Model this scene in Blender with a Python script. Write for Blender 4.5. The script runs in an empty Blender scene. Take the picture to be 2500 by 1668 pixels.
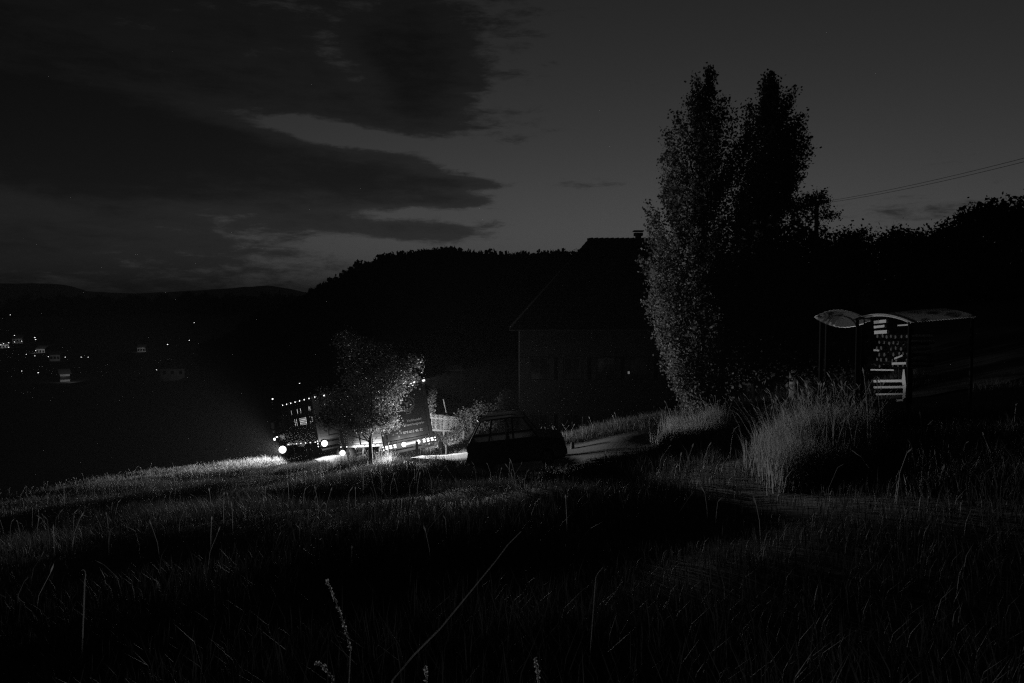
import bpy, bmesh, math, random
import numpy as np
from mathutils import Matrix, Vector

# ------------------------------------------------------------------ scene, camera, sky, light
S = bpy.context.scene
C = S.collection
PI = math.pi
R = math.radians
random.seed(7)
rng = np.random.default_rng(11)

FPX = 1944.4                                   # focal length in the 2500 px wide photograph
PITCH = math.atan((834 - 740) / FPX)
CAMZ = 1.65
cam = bpy.data.cameras.new('camera')
cam.lens = 28.0
cam.sensor_width = 36.0
cam.clip_start = 0.05
cam.clip_end = 20000
camo = bpy.data.objects.new('camera', cam)
C.objects.link(camo)
camo.location = (0, 0, CAMZ)
camo.rotation_euler = (PI / 2 - PITCH, 0, 0)
S.camera = camo

S.view_settings.view_transform = 'Standard'
S.view_settings.look = 'None'
S.view_settings.gamma = 1.0
S.view_settings.use_curve_mapping = False
S.view_settings.exposure = 0.0
S.cycles.use_denoising = False                 # the photograph is a grainy high-ISO night shot
S.cycles.use_adaptive_sampling = False
S.cycles.max_bounces = 5
S.cycles.diffuse_bounces = 2
S.cycles.glossy_bounces = 2
S.cycles.transparent_max_bounces = 8
S.cycles.volume_bounces = 0
S.cycles.sample_clamp_indirect = 0.06
S.cycles.sample_clamp_direct = 3.0
S.cycles.filter_width = 1.3


def P(px, py, D):
    """World point seen at a pixel of the photograph, D metres ahead of the camera."""
    u = (px - 1250) / FPX
    v = (834 - py) / FPX
    dy = math.cos(PITCH) + v * math.sin(PITCH)
    dz = -math.sin(PITCH) + v * math.cos(PITCH)
    k = D / dy
    return (u * k, D, CAMZ + dz * k)


def AE(px, py):
    x, y, z = P(px, py, 1.0)
    z -= CAMZ
    return math.atan2(x, y), math.asin(z / math.sqrt(x * x + y * y + z * z))


SKY_STRENGTH = 0.10
SKY_GAIN = 7.0
SUN_EL = -5.0
SUN_AZ = 10.0
w = bpy.data.worlds.new('World')
S.world = w
w.use_nodes = True
nt = w.node_tree
nt.nodes.clear()


class NG:
    def __init__(s, t):
        s.t = t

    def n(s, typ, **kw):
        o = s.t.nodes.new(typ)
        for k, v in kw.items():
            setattr(o, k, v)
        return o

    def link(s, a, b):
        s.t.links.new(a, b)

    def put(s, sock, v):
        if isinstance(v, (int, float, tuple)):
            sock.default_value = v
        else:
            s.link(v, sock)

    def m(s, op, a, b=0.0, c=0.0, clamp=False):
        o = s.n('ShaderNodeMath', operation=op, use_clamp=clamp)
        s.put(o.inputs[0], a)
        s.put(o.inputs[1], b)
        s.put(o.inputs[2], c)
        return o.outputs[0]

    def smooth(s, x, a, b, lo=0.0, hi=1.0):
        o = s.n('ShaderNodeMapRange', interpolation_type='SMOOTHSTEP')
        s.put(o.inputs[0], x)
        for i, v in enumerate((a, b, lo, hi)):
            o.inputs[i + 1].default_value = v
        return o.outputs[0]

    def xyz(s, a, b, c=0.0):
        o = s.n('ShaderNodeCombineXYZ')
        s.put(o.inputs[0], a)
        s.put(o.inputs[1], b)
        s.put(o.inputs[2], c)
        return o.outputs[0]

    def noise(s, vec, scale, detail=6.0, rough=0.55, dist=0.0):
        o = s.n('ShaderNodeTexNoise')
        s.put(o.inputs['Vector'], vec)
        o.inputs['Scale'].default_value = scale
        o.inputs['Detail'].default_value = detail
        o.inputs['Roughness'].default_value = rough
        o.inputs['Distortion'].default_value = dist
        return o.outputs[0]


g = NG(nt)
tc = g.n('ShaderNodeTexCoord')
sep = g.n('ShaderNodeSeparateXYZ')
g.link(tc.outputs['Generated'], sep.inputs[0])
X, Y, Z = sep.outputs
az = g.m('ARCTAN2', X, Y)
el = g.m('ARCSINE', Z)
ae = g.xyz(az, el)
sky = g.n('ShaderNodeTexSky', sky_type='NISHITA')
sky.sun_disc = False
sky.sun_elevation = R(SUN_EL)
sky.sun_rotation = R(SUN_AZ)
bw = g.n('ShaderNodeRGBToBW')
g.link(sky.outputs[0], bw.inputs[0])
base = bw.outputs[0]
# cloud banks: soft ellipses in azimuth / elevation, frayed by stretched noise
warp = g.noise(g.xyz(g.m('MULTIPLY', az, 2.4), g.m('MULTIPLY', el, 8.5), 3.1), 2.0, 7.0, 0.58, 0.3)
fine = g.noise(g.xyz(g.m('MULTIPLY', az, 8.0), g.m('MULTIPLY', el, 30.0), 9.7), 2.6, 9.0, 0.68, 0.25)


def blob(x, y, sx, sy, ang=0.0, soft=1.0):
    a0, e0 = AE(x, y)
    mp = g.n('ShaderNodeMapping', vector_type='TEXTURE')
    g.link(ae, mp.inputs['Vector'])
    mp.inputs['Location'].default_value = (a0, e0, 0)
    mp.inputs['Rotation'].default_value = (0, 0, R(-ang))
    mp.inputs['Scale'].default_value = (sx / FPX, sy / FPX, 1)
    ln = g.n('ShaderNodeVectorMath', operation='LENGTH')
    g.link(mp.outputs[0], ln.inputs[0])
    o = g.n('ShaderNodeMapRange', interpolation_type='SMOOTHSTEP')
    g.link(ln.outputs['Value'], o.inputs[0])
    for i, v in enumerate((1.0 - 0.45 * soft, 1.0 + 0.45 * soft, 1.0, 0.0)):
        o.inputs[i + 1].default_value = v
    return o.outputs[0]


def summ(items):
    t = None
    for wgt, b in items:
        q = g.m('MULTIPLY', b, wgt)
        t = q if t is None else g.m('ADD', t, q)
    return t


CLOUDS = [(1.0, blob(70, 60, 960, 250, 4)), (0.95, blob(1000, 190, 120, 150, 20, 1.7)),
          (1.0, blob(470, 425, 640, 125, 8)), (0.6, blob(960, 440, 190, 70, 6)),
          (0.7, blob(-350, 330, 700, 240, 0)), (0.55, blob(1060, 560, 140, 24, -2, 1.3)),
          (0.60, blob(250, 650, 720, 75, 4, 1.5)), (0.75, blob(1150, 448, 120, 12, 1, 1.7)), (0.5, blob(1110, 490, 80, 12, 0, 1.7)), (0.15, blob(160, 552, 420, 34, 3, 1.7)),
          (0.42, blob(2230, 520, 110, 16, 2, 1.8)), (0.30, blob(1430, 446, 130, 16, 3, 1.8)),
          (0.35, blob(1240, 20, 190, 70, 8, 1.8)),
          (-0.8, blob(740, 322, 360, 30, 9, 2.1)), (-0.7, blob(1010, 522, 170, 18, 2, 1.8)), (-0.75, blob(960, 340, 210, 26, 5, 1.8)), (-0.6, blob(880, 190, 120, 38, 40, 1.6)),
          (-0.5, blob(480, 515, 170, 18, 4, 1.5)), 
          (-0.35, blob(680, 580, 420, 20, 4, 1.5))]
M = summ(CLOUDS)
M = g.m('ADD', M, g.m('MULTIPLY', g.m('SUBTRACT', warp, 0.5), 1.1))
M = g.m('ADD', M, g.m('MULTIPLY', g.m('SUBTRACT', fine, 0.5), 1.7))
dens = g.smooth(M, 0.26, 0.78)
thick = g.smooth(M, 0.7, 2.0, 0.0, 0.2)
shade = g.m('SUBTRACT', 1.0, g.m('MULTIPLY', dens, g.m('ADD', 0.60, thick)))
val = g.m('MULTIPLY', g.m('MULTIPLY', base, shade), SKY_GAIN)
bg = g.n('ShaderNodeBackground')
bg.inputs['Strength'].default_value = SKY_STRENGTH
cc = g.n('ShaderNodeCombineColor')
for i in range(3):
    g.link(val, cc.inputs[i])
g.link(cc.outputs[0], bg.inputs['Color'])
ow = g.n('ShaderNodeOutputWorld')
g.link(bg.outputs[0], ow.inputs['Surface'])

# lamp powers (W)
POWER_SIDE, POWER_GAP, POWER_FRONT, POWER_REAR, POWER_TOP, POWER_RIGHT = 17000, 700, 1150, 9500, 16000, 950


# ------------------------------------------------------------------ materials (the photograph is black and white)
MATS = {}


def mat(name, v, rough=0.8, metal=0.0, var=0.35, scale=6.0, spec=0.3, bump=0.0, coord='Object', trans=0.0, sheen=0.0):
    if name in MATS:
        return MATS[name]
    m_ = bpy.data.materials.new(name)
    m_.use_nodes = True
    t = m_.node_tree
    b = t.nodes['Principled BSDF']
    q = NG(t)
    tcn = q.n('ShaderNodeTexCoord')
    nz = q.noise(tcn.outputs[coord], scale, 6.0, 0.6)
    val_ = q.m('ADD', q.m('MULTIPLY', q.m('SUBTRACT', nz, 0.5), 2 * var * v), v, clamp=True)
    c_ = q.n('ShaderNodeCombineColor')
    for i in range(3):
        q.link(val_, c_.inputs[i])
    q.link(c_.outputs[0], b.inputs['Base Color'])
    b.inputs['Roughness'].default_value = rough
    b.inputs['Metallic'].default_value = metal
    b.inputs['Specular IOR Level'].default_value = spec
    if bump:
        bn = q.n('ShaderNodeBump')
        bn.inputs['Strength'].default_value = bump
        bn.inputs['Distance'].default_value = 0.02
        q.link(nz, bn.inputs['Height'])
        q.link(bn.outputs[0], b.inputs['Normal'])
    if trans:
        tr = q.n('ShaderNodeBsdfTranslucent')
        q.link(c_.outputs[0], tr.inputs[0])
        mx = q.n('ShaderNodeMixShader')
        mx.inputs[0].default_value = trans
        q.link(b.outputs[0], mx.inputs[1])
        q.link(tr.outputs[0], mx.inputs[2])
        q.link(mx.outputs[0], t.nodes['Material Output'].inputs['Surface'])
    MATS[name] = m_
    return m_


def emit(name, strength, sampled=False):
    if name in MATS:
        return MATS[name]
    m_ = bpy.data.materials.new(name)
    m_.use_nodes = True
    t = m_.node_tree
    t.nodes.clear()
    e = t.nodes.new('ShaderNodeEmission')
    e.inputs['Color'].default_value = (1, 1, 1, 1)
    e.inputs['Strength'].default_value = strength
    o = t.nodes.new('ShaderNodeOutputMaterial')
    t.links.new(e.outputs[0], o.inputs['Surface'])
    if not sampled:
        m_.cycles.emission_sampling = 'NONE'
    MATS[name] = m_
    return m_


def glass(name, tint=0.92):
    if name in MATS:
        return MATS[name]
    m_ = bpy.data.materials.new(name)
    m_.use_nodes = True
    t = m_.node_tree
    t.nodes.clear()
    q = NG(t)
    tr = q.n('ShaderNodeBsdfTransparent')
    tr.inputs[0].default_value = (tint, tint, tint, 1)
    gl = q.n('ShaderNodeBsdfGlossy')
    gl.inputs['Roughness'].default_value = 0.05
    fr = q.n('ShaderNodeFresnel')
    fr.inputs[0].default_value = 1.45
    mx = q.n('ShaderNodeMixShader')
    q.link(fr.outputs[0], mx.inputs[0])
    q.link(tr.outputs[0], mx.inputs[1])
    q.link(gl.outputs[0], mx.inputs[2])
    o = q.n('ShaderNodeOutputMaterial')
    q.link(mx.outputs[0], o.inputs['Surface'])
    MATS[name] = m_
    return m_


soil = mat('soil', 0.035, 0.95, var=0.6, scale=1.4, bump=0.4)
asphalt = mat('asphalt', 0.10, 0.9, var=0.35, scale=9.0, bump=0.3)
grass_m = mat('grass_blades', 0.05, 0.7, var=0.6, scale=0.7, trans=0.35)
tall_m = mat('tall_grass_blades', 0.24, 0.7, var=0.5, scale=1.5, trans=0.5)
seed_m = mat('seed_heads', 0.24, 0.8, var=0.4, scale=4, trans=0.35)
stem_m = mat('dry_stem', 0.42, 0.7, var=0.25, scale=9, trans=0.75)
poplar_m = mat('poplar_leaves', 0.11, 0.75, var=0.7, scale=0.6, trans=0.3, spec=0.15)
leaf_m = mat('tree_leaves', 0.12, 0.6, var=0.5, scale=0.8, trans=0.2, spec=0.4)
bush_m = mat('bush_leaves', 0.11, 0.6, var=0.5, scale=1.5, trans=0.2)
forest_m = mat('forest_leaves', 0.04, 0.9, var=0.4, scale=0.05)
bark_m = mat('bark', 0.10, 0.95, var=0.5, scale=8, bump=0.6)
wood_m = mat('weathered_wood', 0.22, 0.9, var=0.4, scale=7, bump=0.3)
pale_wood_m = mat('pale_planks', 0.32, 0.85, var=0.35, scale=5, bump=0.2)
log_m = mat('log_bark', 0.10, 0.95, var=0.5, scale=9, bump=0.5)
logend_m = mat('cut_log_ends', 0.03, 0.9, var=0.9, scale=5, coord='Object')
roofsheet_m = mat('translucent_sheet', 0.60, 0.6, var=0.3, scale=3, trans=0.65)
body_m = mat('truck_paint', 0.028, 0.4, var=0.2, scale=2, spec=0.5)
alu_m = mat('aluminium_profile', 0.09, 0.45, metal=0.6, var=0.25, scale=5)
dark_m = mat('black_rubber', 0.02, 0.8, var=0.3, scale=8)
chassis_m = mat('chassis_steel', 0.035, 0.6, var=0.3, scale=6)
letter_m = mat('pale_lettering', 0.42, 0.6, var=0.15, scale=10)
plate_m = mat('plate_white', 0.7, 0.5, var=0.05)
car_m = mat('car_paint', 0.035, 0.25, var=0.1, scale=2, spec=0.6)
chrome_m = mat('chrome_trim', 0.3, 0.45, metal=0.9, var=0.1)
wall_m = mat('house_wall_shaded', 0.045, 0.9, var=0.7, scale=.5, bump=0.2)  # wall colour darkened to carry the dimness of the facade
tile_m = mat('roof_tiles', 0.07, 0.9, var=0.5, scale=2.5, bump=0.3)
shutter_m = mat('shutter_paint', 0.05, 0.8)
porch_m = emit('porch_glow', 0.12)
chim_m = mat('chimney_plaster', 0.12, 0.9)
cable_m = mat('cable_rubber', 0.03, 0.8)
bank_m = mat('bank_foliage', 0.10, 0.7, var=0.5, scale=2, trans=0.15)
hill_m = mat('hazed_hill', 0.10, 0.95, var=0.4, scale=0.004)  # tone lightened to stand in for distance haze on the far hills
lamp_hot = emit('work_lamp_glow', 14)
lamp_warm = emit('tail_lamp_glow', 3.0)
lamp_small = emit('marker_lamp_glow', 5.0)
lamp_top = emit('corner_lamp_glow', 5.0)
glow_in = emit('interior_glow', 1.1)
street_hot = emit('street_lamp_glow', 11.0)
pane_lit = emit('lit_window_glow', 0.9)
glass_m = glass('car_glass')
glass_dark = mat('dark_window_pane', 0.02, 0.1, spec=0.8)


# ------------------------------------------------------------------ mesh helpers
def link(o, parent=None):
    C.objects.link(o)
    if parent is not None:
        o.parent = parent
    return o


def np_obj(name, V, F, m, parent=None, smooth=False):
    """Mesh object from numpy arrays (F: k x n faces of one size)."""
    me = bpy.data.meshes.new(name)
    V = np.asarray(V, dtype=np.float32)
    F = np.asarray(F, dtype=np.int32)
    k = F.shape[1]
    me.vertices.add(len(V))
    me.vertices.foreach_set('co', V.ravel())
    me.loops.add(F.size)
    me.loops.foreach_set('vertex_index', F.ravel())
    me.polygons.add(len(F))
    me.polygons.foreach_set('loop_start', np.arange(0, F.size, k, dtype=np.int32))
    me.polygons.foreach_set('loop_total', np.full(len(F), k, dtype=np.int32))
    if smooth:
        me.polygons.foreach_set('use_smooth', np.ones(len(F), dtype=bool))
    me.update(calc_edges=True)
    me.materials.append(m)
    return link(bpy.data.objects.new(name, me), parent)


class MB:
    def __init__(s):
        s.v, s.f = [], []

    def add(s, v, f):
        n = len(s.v)
        s.v += [tuple(p) for p in v]
        s.f += [tuple(i + n for i in q) for q in f]
        return s

    def box(s, c, d, rz=0.0, M=None):
        v = []
        for x in (-.5, .5):
            for y in (-.5, .5):
                for z in (-.5, .5):
                    p = Vector((x * d[0], y * d[1], z * d[2]))
                    if M is not None:
                        p = M @ p
                    if rz:
                        p = Matrix.Rotation(rz, 3, 'Z') @ p
                    v.append(p + Vector(c))
        return s.add(v, [(0, 1, 3, 2), (4, 6, 7, 5), (0, 4, 5, 1), (2, 3, 7, 6), (0, 2, 6, 4), (1, 5, 7, 3)])

    def bar(s, a, b, w, h=None):
        """square bar from a to b"""
        h = h or w
        a, b = Vector(a), Vector(b)
        d = (b - a).normalized()
        up = Vector((0, 0, 1)) if abs(d.z) < 0.95 else Vector((1, 0, 0))
        r = d.cross(up).normalized()
        u = r.cross(d)
        v = []
        for p in (a, b):
            for i, j in ((-1, -1), (1, -1), (1, 1), (-1, 1)):
                v.append(p + r * (i * w / 2) + u * (j * h / 2))
        return s.add(v, [(0, 1, 2, 3), (7, 6, 5, 4), (0, 4, 5, 1), (1, 5, 6, 2), (2, 6, 7, 3), (3, 7, 4, 0)])

    def tube(s, pts, rad, n=8, cap=True):
        pts = [Vector(p) for p in pts]
        if not isinstance(rad, (list, tuple)):
            rad = [rad] * len(pts)
        base = len(s.v)
        ref = Vector((0.31, 0.17, 0.93)).normalized()
        for i, p in enumerate(pts):
            d = (pts[min(i + 1, len(pts) - 1)] - pts[max(i - 1, 0)]).normalized()
            rr = d.cross(ref)
            if rr.length < 1e-3:
                rr = d.cross(Vector((1, 0, 0)))
            rr.normalize()
            u = rr.cross(d)
            for k in range(n):
                a = 2 * PI * k / n
                s.v.append(tuple(p + (rr * math.cos(a) + u * math.sin(a)) * rad[i]))
        for i in range(len(pts) - 1):
            for k in range(n):
                a, b = base + i * n + k, base + i * n + (k + 1) % n
                s.f.append((a, b, b + n, a + n))
        if cap:
            s.f.append(tuple(base + k for k in reversed(range(n))))
            s.f.append(tuple(base + (len(pts) - 1) * n + k for k in range(n)))
        return s

    def prism(s, poly, axis, a, b):
        """extrude a 2-D polygon along axis ('x','y','z') from a to b"""
        def mk(p, t):
            return {'x': (t, p[0], p[1]), 'y': (p[0], t, p[1]), 'z': (p[0], p[1], t)}[axis]
        n = len(poly)
        v = [mk(p, a) for p in poly] + [mk(p, b) for p in poly]
        f = [tuple(range(n)), tuple(reversed(range(n, 2 * n)))]
        for i in range(n):
            j = (i + 1) % n
            f.append((i, n + i, n + j, j))
        return s.add(v, f)

    def ring(s, c, r0, r1, a0=0, a1=2 * PI, n=32, y0=0, y1=-0.01):
        """flat ring segment in the x-z plane at c, thickness along y"""
        full = abs(a1 - a0 - 2 * PI) < 1e-6
        k = n if full else n + 1
        v = []
        for i in range(k):
            a = a0 + (a1 - a0) * i / n
            for r_ in (r0, r1):
                for yy in (y0, y1):
                    v.append((c[0] + r_ * math.cos(a), c[1] + yy, c[2] + r_ * math.sin(a)))
        f = []
        for i in range(n):
            a, b = 4 * i, 4 * ((i + 1) % k)
            f += [(a + 1, b + 1, b + 3, a + 3), (a, a + 2, b + 2, b), (a, b, b + 1, a + 1), (a + 2, a + 3, b + 3, b + 2)]
        return s.add(v, f)

    def build(s, name, m, parent=None, smooth=False, bevel=0.0):
        me = bpy.data.meshes.new(name)
        me.from_pydata(s.v, [], s.f)
        bm = bmesh.new()
        bm.from_mesh(me)
        bmesh.ops.recalc_face_normals(bm, faces=bm.faces)
        if bevel:
            bmesh.ops.bevel(bm, geom=bm.edges[:], offset=bevel, segments=2, affect='EDGES', clamp_overlap=True)
        bm.to_mesh(me)
        bm.free()
        if smooth:
            for p in me.polygons:
                p.use_smooth = True
        me.materials.append(m)
        return link(bpy.data.objects.new(name, me), parent)


def tag(o, label=None, cat=None, group=None, kind=None):
    if label:
        o['label'] = label
    if cat:
        o['category'] = cat
    if group:
        o['group'] = group
    if kind:
        o['kind'] = kind
    return o


def empty(name, loc=(0, 0, 0), rz=0.0, M=None):
    o = bpy.data.objects.new(name, None)
    o.empty_display_size = 0.3
    C.objects.link(o)
    if M is not None:
        o.matrix_world = M
    else:
        o.location = loc
        o.rotation_euler = (0, 0, rz)
    return o


def frame(o, yaw, pitch, roll):
    F = Vector((-math.sin(yaw) * math.cos(pitch), math.cos(yaw) * math.cos(pitch), -math.sin(pitch)))
    r = Vector((math.cos(yaw), math.sin(yaw), 0)) * math.cos(roll) + Vector((0, 0, 1)) * math.sin(roll)
    r = (r - F * r.dot(F)).normalized()
    u = r.cross(F)
    M_ = Matrix.Identity(4)
    for i in range(3):
        M_[i][0], M_[i][1], M_[i][2], M_[i][3] = r[i], F[i], u[i], o[i]
    return M_


def added_spill(parent, loc, power, radius=0.06):
    """added point light ahead of a flood lamp, standing in for its stray light"""
    l = bpy.data.lights.new('added_spill', 'POINT')
    l.energy = power
    l.shadow_soft_size = radius
    o = link(bpy.data.objects.new('added_spill', l), parent)
    o.location = loc
    return o


def lamp_light(name, parent, loc, direction, power, angle=165, radius=0.08):
    l = bpy.data.lights.new(name, 'SPOT')
    l.energy = power
    l.spot_size = R(angle)
    l.spot_blend = 0.5
    l.shadow_soft_size = radius
    o = bpy.data.objects.new(name, l)
    link(o, parent)
    o.location = loc
    o.rotation_euler = Vector(direction).to_track_quat('-Z', 'Y').to_euler()
    return o


# ------------------------------------------------------------------ terrain
TR = frame((-4.65, 36.6, -5.70), R(27), R(10), R(6))       # trailer, origin at its rear on the road
TK = frame((-10.5, 48.4, -7.62), R(30), R(10), R(6))       # towing truck


def on(M_, x, y, z=0.0):
    return tuple(M_ @ Vector((x, y, z)))


ctrl = [(0, 0, 0), (-6, 0, -1.1), (6, 0, .5), (0, -10, 1.2), (-15, 0, -2.8), (14, 2, 1.2), (14, -10, 2), (-15, -10, -1.5),
        (-30, 0, -5), (-30, 20, -7)]
for a in [(1250, 1500, 7), (1250, 1306, 12.5), (1250, 1188, 21), (1150, 1160, 27), (1390, 1135, 27.5),
          (1000, 1126, 33), (900, 1128, 38.5), (860, 1136, 42), (700, 1140, 50), (560, 1126, 57), (400, 1166, 46), (200, 1212, 38),
          (0, 1262, 29), (0, 1400, 12.5), (300, 1400, 12), (600, 1250, 20), (600, 1180, 34), (860, 1178, 26), (860, 1308, 13),
          (350, 1260, 24), (1640, 1085, 26), (1500, 1088, 28), (1700, 1010, 32), (1860, 1000, 34), (1900, 1185, 12),
          (2150, 1000, 19), (2180, 985, 21), (2500, 1100, 10), (2500, 1000, 18), (2300, 1350, 7), (1700, 1306, 11),
          (1640, 1124, 20), (1780, 1060, 23), (1600, 1600, 5.5), (1100, 1048, 43.0), (1240, 1045, 43), (1060, 1050, 47), (1040, 1108, 41)]:
    ctrl.append(P(*a))
for M_, ys in ((TR, (-2.5, 0, 4, 8)), (TK, (0, 5, 10, 14))):
    for yy in ys:
        for xx in (-1.7, 1.7):
            ctrl.append(on(M_, xx, yy))
ctrl += [(2, 46, -5.2), (9, 46, -4.6), (5, 56, -4.5), (12, 38, -2.2), (20, 42, .3), (30, 60, 2), (35, 30, 2.5), (45, 80, 5), (20, 70, .5),
         (50, 20, 3.5), (50, 0, 4), (-28, 76, -17), (-20, 88, -19), (-40, 60, -15), (-50, 40, -13), (0, 90, -9), (-8, 72, -11),
         (-50, 10, -10), (-50, 80, -20), (0, 70, -6)]
ctrl = np.array(ctrl)


def tps_fit(p, v, lam):
    n = len(p)
    d = np.linalg.norm(p[:, None] - p[None], axis=2)
    K = np.where(d > 0, d * d * np.log(d + 1e-9), 0) + lam * np.eye(n)
    Q = np.c_[np.ones(n), p]
    A = np.block([[K, Q], [Q.T, np.zeros((3, 3))]])
    return np.linalg.solve(A, np.r_[v, 0, 0, 0])


WT = tps_fit(ctrl[:, :2], ctrl[:, 2], 0.15)


def sst(a, b, x):
    t = np.clip((x - a) / (b - a), 0, 1)
    return t * t * (3 - 2 * t)


SIL = [(560, 815), (625, 785), (690, 744), (760, 711), (850, 662), (950, 618), (1050, 597), (1130, 604), (1210, 612), (1300, 607), (1430, 604),
       (1650, 604), (1850, 612), (2000, 640), (2500, 640)]
silx = [P(a, b, 350)[0] for a, b in SIL]
silz = [P(a, b, 350)[2] - 12.5 for a, b in SIL]


def far_h(x, y):
    valley = -31 + 0 * x
    crest = np.interp(x, silx, silz, left=-31, right=silz[-1])
    prof = sst(220, 340, y) * (1 - 0.5 * sst(480, 900, y))
    hill = -31 + (crest + 31) * prof
    ridge = -31 + 27.5 * sst(720, 1150, y + 0.25 * x)
    return np.maximum(np.maximum(valley, hill), ridge)


def near_h(x, y):
    p = np.stack([x, y], -1).reshape(-1, 2)
    out = np.empty(len(p))
    for i in range(0, len(p), 4000):
        q = p[i:i + 4000]
        d = np.linalg.norm(q[:, None] - ctrl[None, :, :2], axis=2)
        out[i:i + 4000] = (d * d * np.log(d + 1e-9)) @ WT[:-3] + WT[-3] + q @ WT[-2:]
    return out.reshape(np.shape(x))


def height(x, y):
    x = np.asarray(x, float)
    y = np.asarray(y, float)
    ex = np.maximum(np.abs(x) / 52, np.abs(y - 34) / 56)
    w_ = sst(0.85, 1.9, ex)
    bumps = 0.06 * np.sin(x * 0.9 + 1.3 * np.sin(y * 0.5)) * np.sin(y * 0.8 + 0.7) + 0.03 * np.sin(x * 2.3 + y * 1.1)
    nz_ = near_h(np.clip(x, -75, 75), np.clip(y, -30, 120))
    return (nz_ + bumps) * (1 - w_) + far_h(x, y) * w_


def H(x, y):
    return float(height(np.array([x]), np.array([y]))[0])


def axis(lo, hi, near_lo, near_hi, step, grow):
    a = list(np.arange(near_lo, near_hi, step))
    s_ = step
    while a[-1] < hi:
        s_ *= grow
        a.append(a[-1] + s_)
    s_ = step
    while a[0] > lo:
        s_ *= grow
        a.insert(0, a[0] - s_)
    return np.array(a)


gx = axis(-4500, 4500, -36, 36, 0.75, 1.09)
gy = axis(-60, 6500, -6, 78, 0.75, 1.09)
GX, GY = np.meshgrid(gx, gy)
GZ = height(GX, GY)
nx_, ny_ = len(gx), len(gy)
idx = np.arange(nx_ * ny_).reshape(ny_, nx_)
quads = np.stack([idx[:-1, :-1], idx[:-1, 1:], idx[1:, 1:], idx[1:, :-1]], -1).reshape(-1, 4)
tag(np_obj('ground', np.stack([GX, GY, GZ], -1).reshape(-1, 3), quads, soil, smooth=True),
    'dark sloping meadow falling away to a valley and rising to a wooded hill', kind='structure')

# road: comes up past the truck and trailer, bends right in front of the house
ROAD = [on(TK, 0, 30), on(TK, 0, 16), on(TK, 0, 8), on(TK, 0, 0), on(TR, 0, 8), on(TR, 0, 3), on(TR, 0, -1), on(TR, 0.3, -5), (0.4, 29.6, 0),
        (3.4, 28.0, 0), (7.0, 26.8, 0), (11.5, 26.0, 0), (17, 26.5, 0), (26, 29, 0)]
ROAD = np.array(ROAD)[:, :2]


def catmull(p, n=12):
    out = []
    for i in range(len(p) - 1):
        p0, p1, p2, p3 = p[max(i - 1, 0)], p[i], p[i + 1], p[min(i + 2, len(p) - 1)]
        for k in range(n):
            t = k / n
            out.append(.5 * ((2 * p1) + (p2 - p0) * t + (2 * p0 - 5 * p1 + 4 * p2 - p3) * t * t + (3 * p1 - p0 - 3 * p2 + p3) * t ** 3))
    out.append(p[-1])
    return np.array(out)


RC = catmull(ROAD)
tang = np.gradient(RC, axis=0)
tang /= np.linalg.norm(tang, axis=1)[:, None]
nrm = np.c_[-tang[:, 1], tang[:, 0]]
offs = np.linspace(-1.75, 1.75, 7)
rv = (RC[:, None] + nrm[:, None] * offs[None, :, None]).reshape(-1, 2)
rz = height(rv[:, 0], rv[:, 1]) + 0.05
ri = np.arange(len(rv)).reshape(len(RC), 7)
rq = np.stack([ri[:-1, :-1], ri[:-1, 1:], ri[1:, 1:], ri[1:, :-1]], -1).reshape(-1, 4)
tag(np_obj('road', np.c_[rv, rz], rq, asphalt, smooth=True), 'narrow lane passing the lorry and the parked car', kind='structure')


def road_dist(x, y):
    p = np.c_[x, y]
    best = np.full(len(p), 1e9)
    for q in RC[::3]:
        best = np.minimum(best, np.hypot(p[:, 0] - q[0], p[:, 1] - q[1]))
    return best


# distant hills and wooded ridge, far beyond the valley
def ridge_mesh(name, pts, D, depth, label, drop=-60):
    n = 220
    px = np.linspace(pts[0][0], pts[-1][0], n)
    py = np.interp(px, [p[0] for p in pts], [p[1] for p in pts])
    py = py + np.convolve(rng.normal(0, 2.2, n), np.ones(5) / 5, 'same')
    V = []
    for a, b in zip(px, py):
        x, y, z = P(a, b, D)
        V += [(x * .9, y - depth, drop), (x * .97, y - depth * .35, z * .55), (x, y, z), (x * 1.1, y + depth * .6, z * .5), (x * 1.2, y + depth, drop)]
    i_ = np.arange(n * 5).reshape(n, 5)
    q = np.stack([i_[:-1, :-1], i_[:-1, 1:], i_[1:, 1:], i_[1:, :-1]], -1).reshape(-1, 4)
    return tag(np_obj(name, V, q, hill_m, smooth=True), label, kind='structure')


ridge_mesh('far_hills', [(-900, 712), (-400, 700), (-100, 694), (0, 693), (90, 690), (160, 695), (215, 712), (330, 717), (420, 712), (480, 708), (560, 703),
                         (660, 697), (700, 704), (760, 718), (1100, 722), (1700, 715), (2600, 712), (3300, 715)], 4000, 700, 'pale low hills on the far horizon')


# ------------------------------------------------------------------ vegetation helpers
def leaf_cloud(centres, spread, per, size, seed, droop=0.0):
    """little diamond leaves scattered round cluster centres"""
    r_ = np.random.default_rng(seed)
    c = np.repeat(np.asarray(centres, float), per, axis=0)
    sp = np.repeat(np.broadcast_to(np.asarray(spread, float), (len(centres),)), per)
    n = len(c)
    pos = c + r_.normal(0, 1, (n, 3)) * sp[:, None] * np.array([1, 1, 0.9])
    a = r_.normal(0, 1, (n, 3))
    a[:, 2] -= droop
    a /= np.linalg.norm(a, axis=1)[:, None]
    b = np.cross(a, r_.normal(0, 1, (n, 3)))
    b /= np.linalg.norm(b, axis=1)[:, None] + 1e-9
    s_ = size * r_.uniform(0.45, 1.45, n)[:, None]
    V = np.stack([pos - a * s_ * .5, pos + b * s_ * .38 - a * s_ * .05, pos + a * s_ * .55, pos - b * s_ * .38 - a * s_ * .05], 1).reshape(-1, 3)
    F = np.arange(4 * n).reshape(n, 4)
    return V, F


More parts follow.
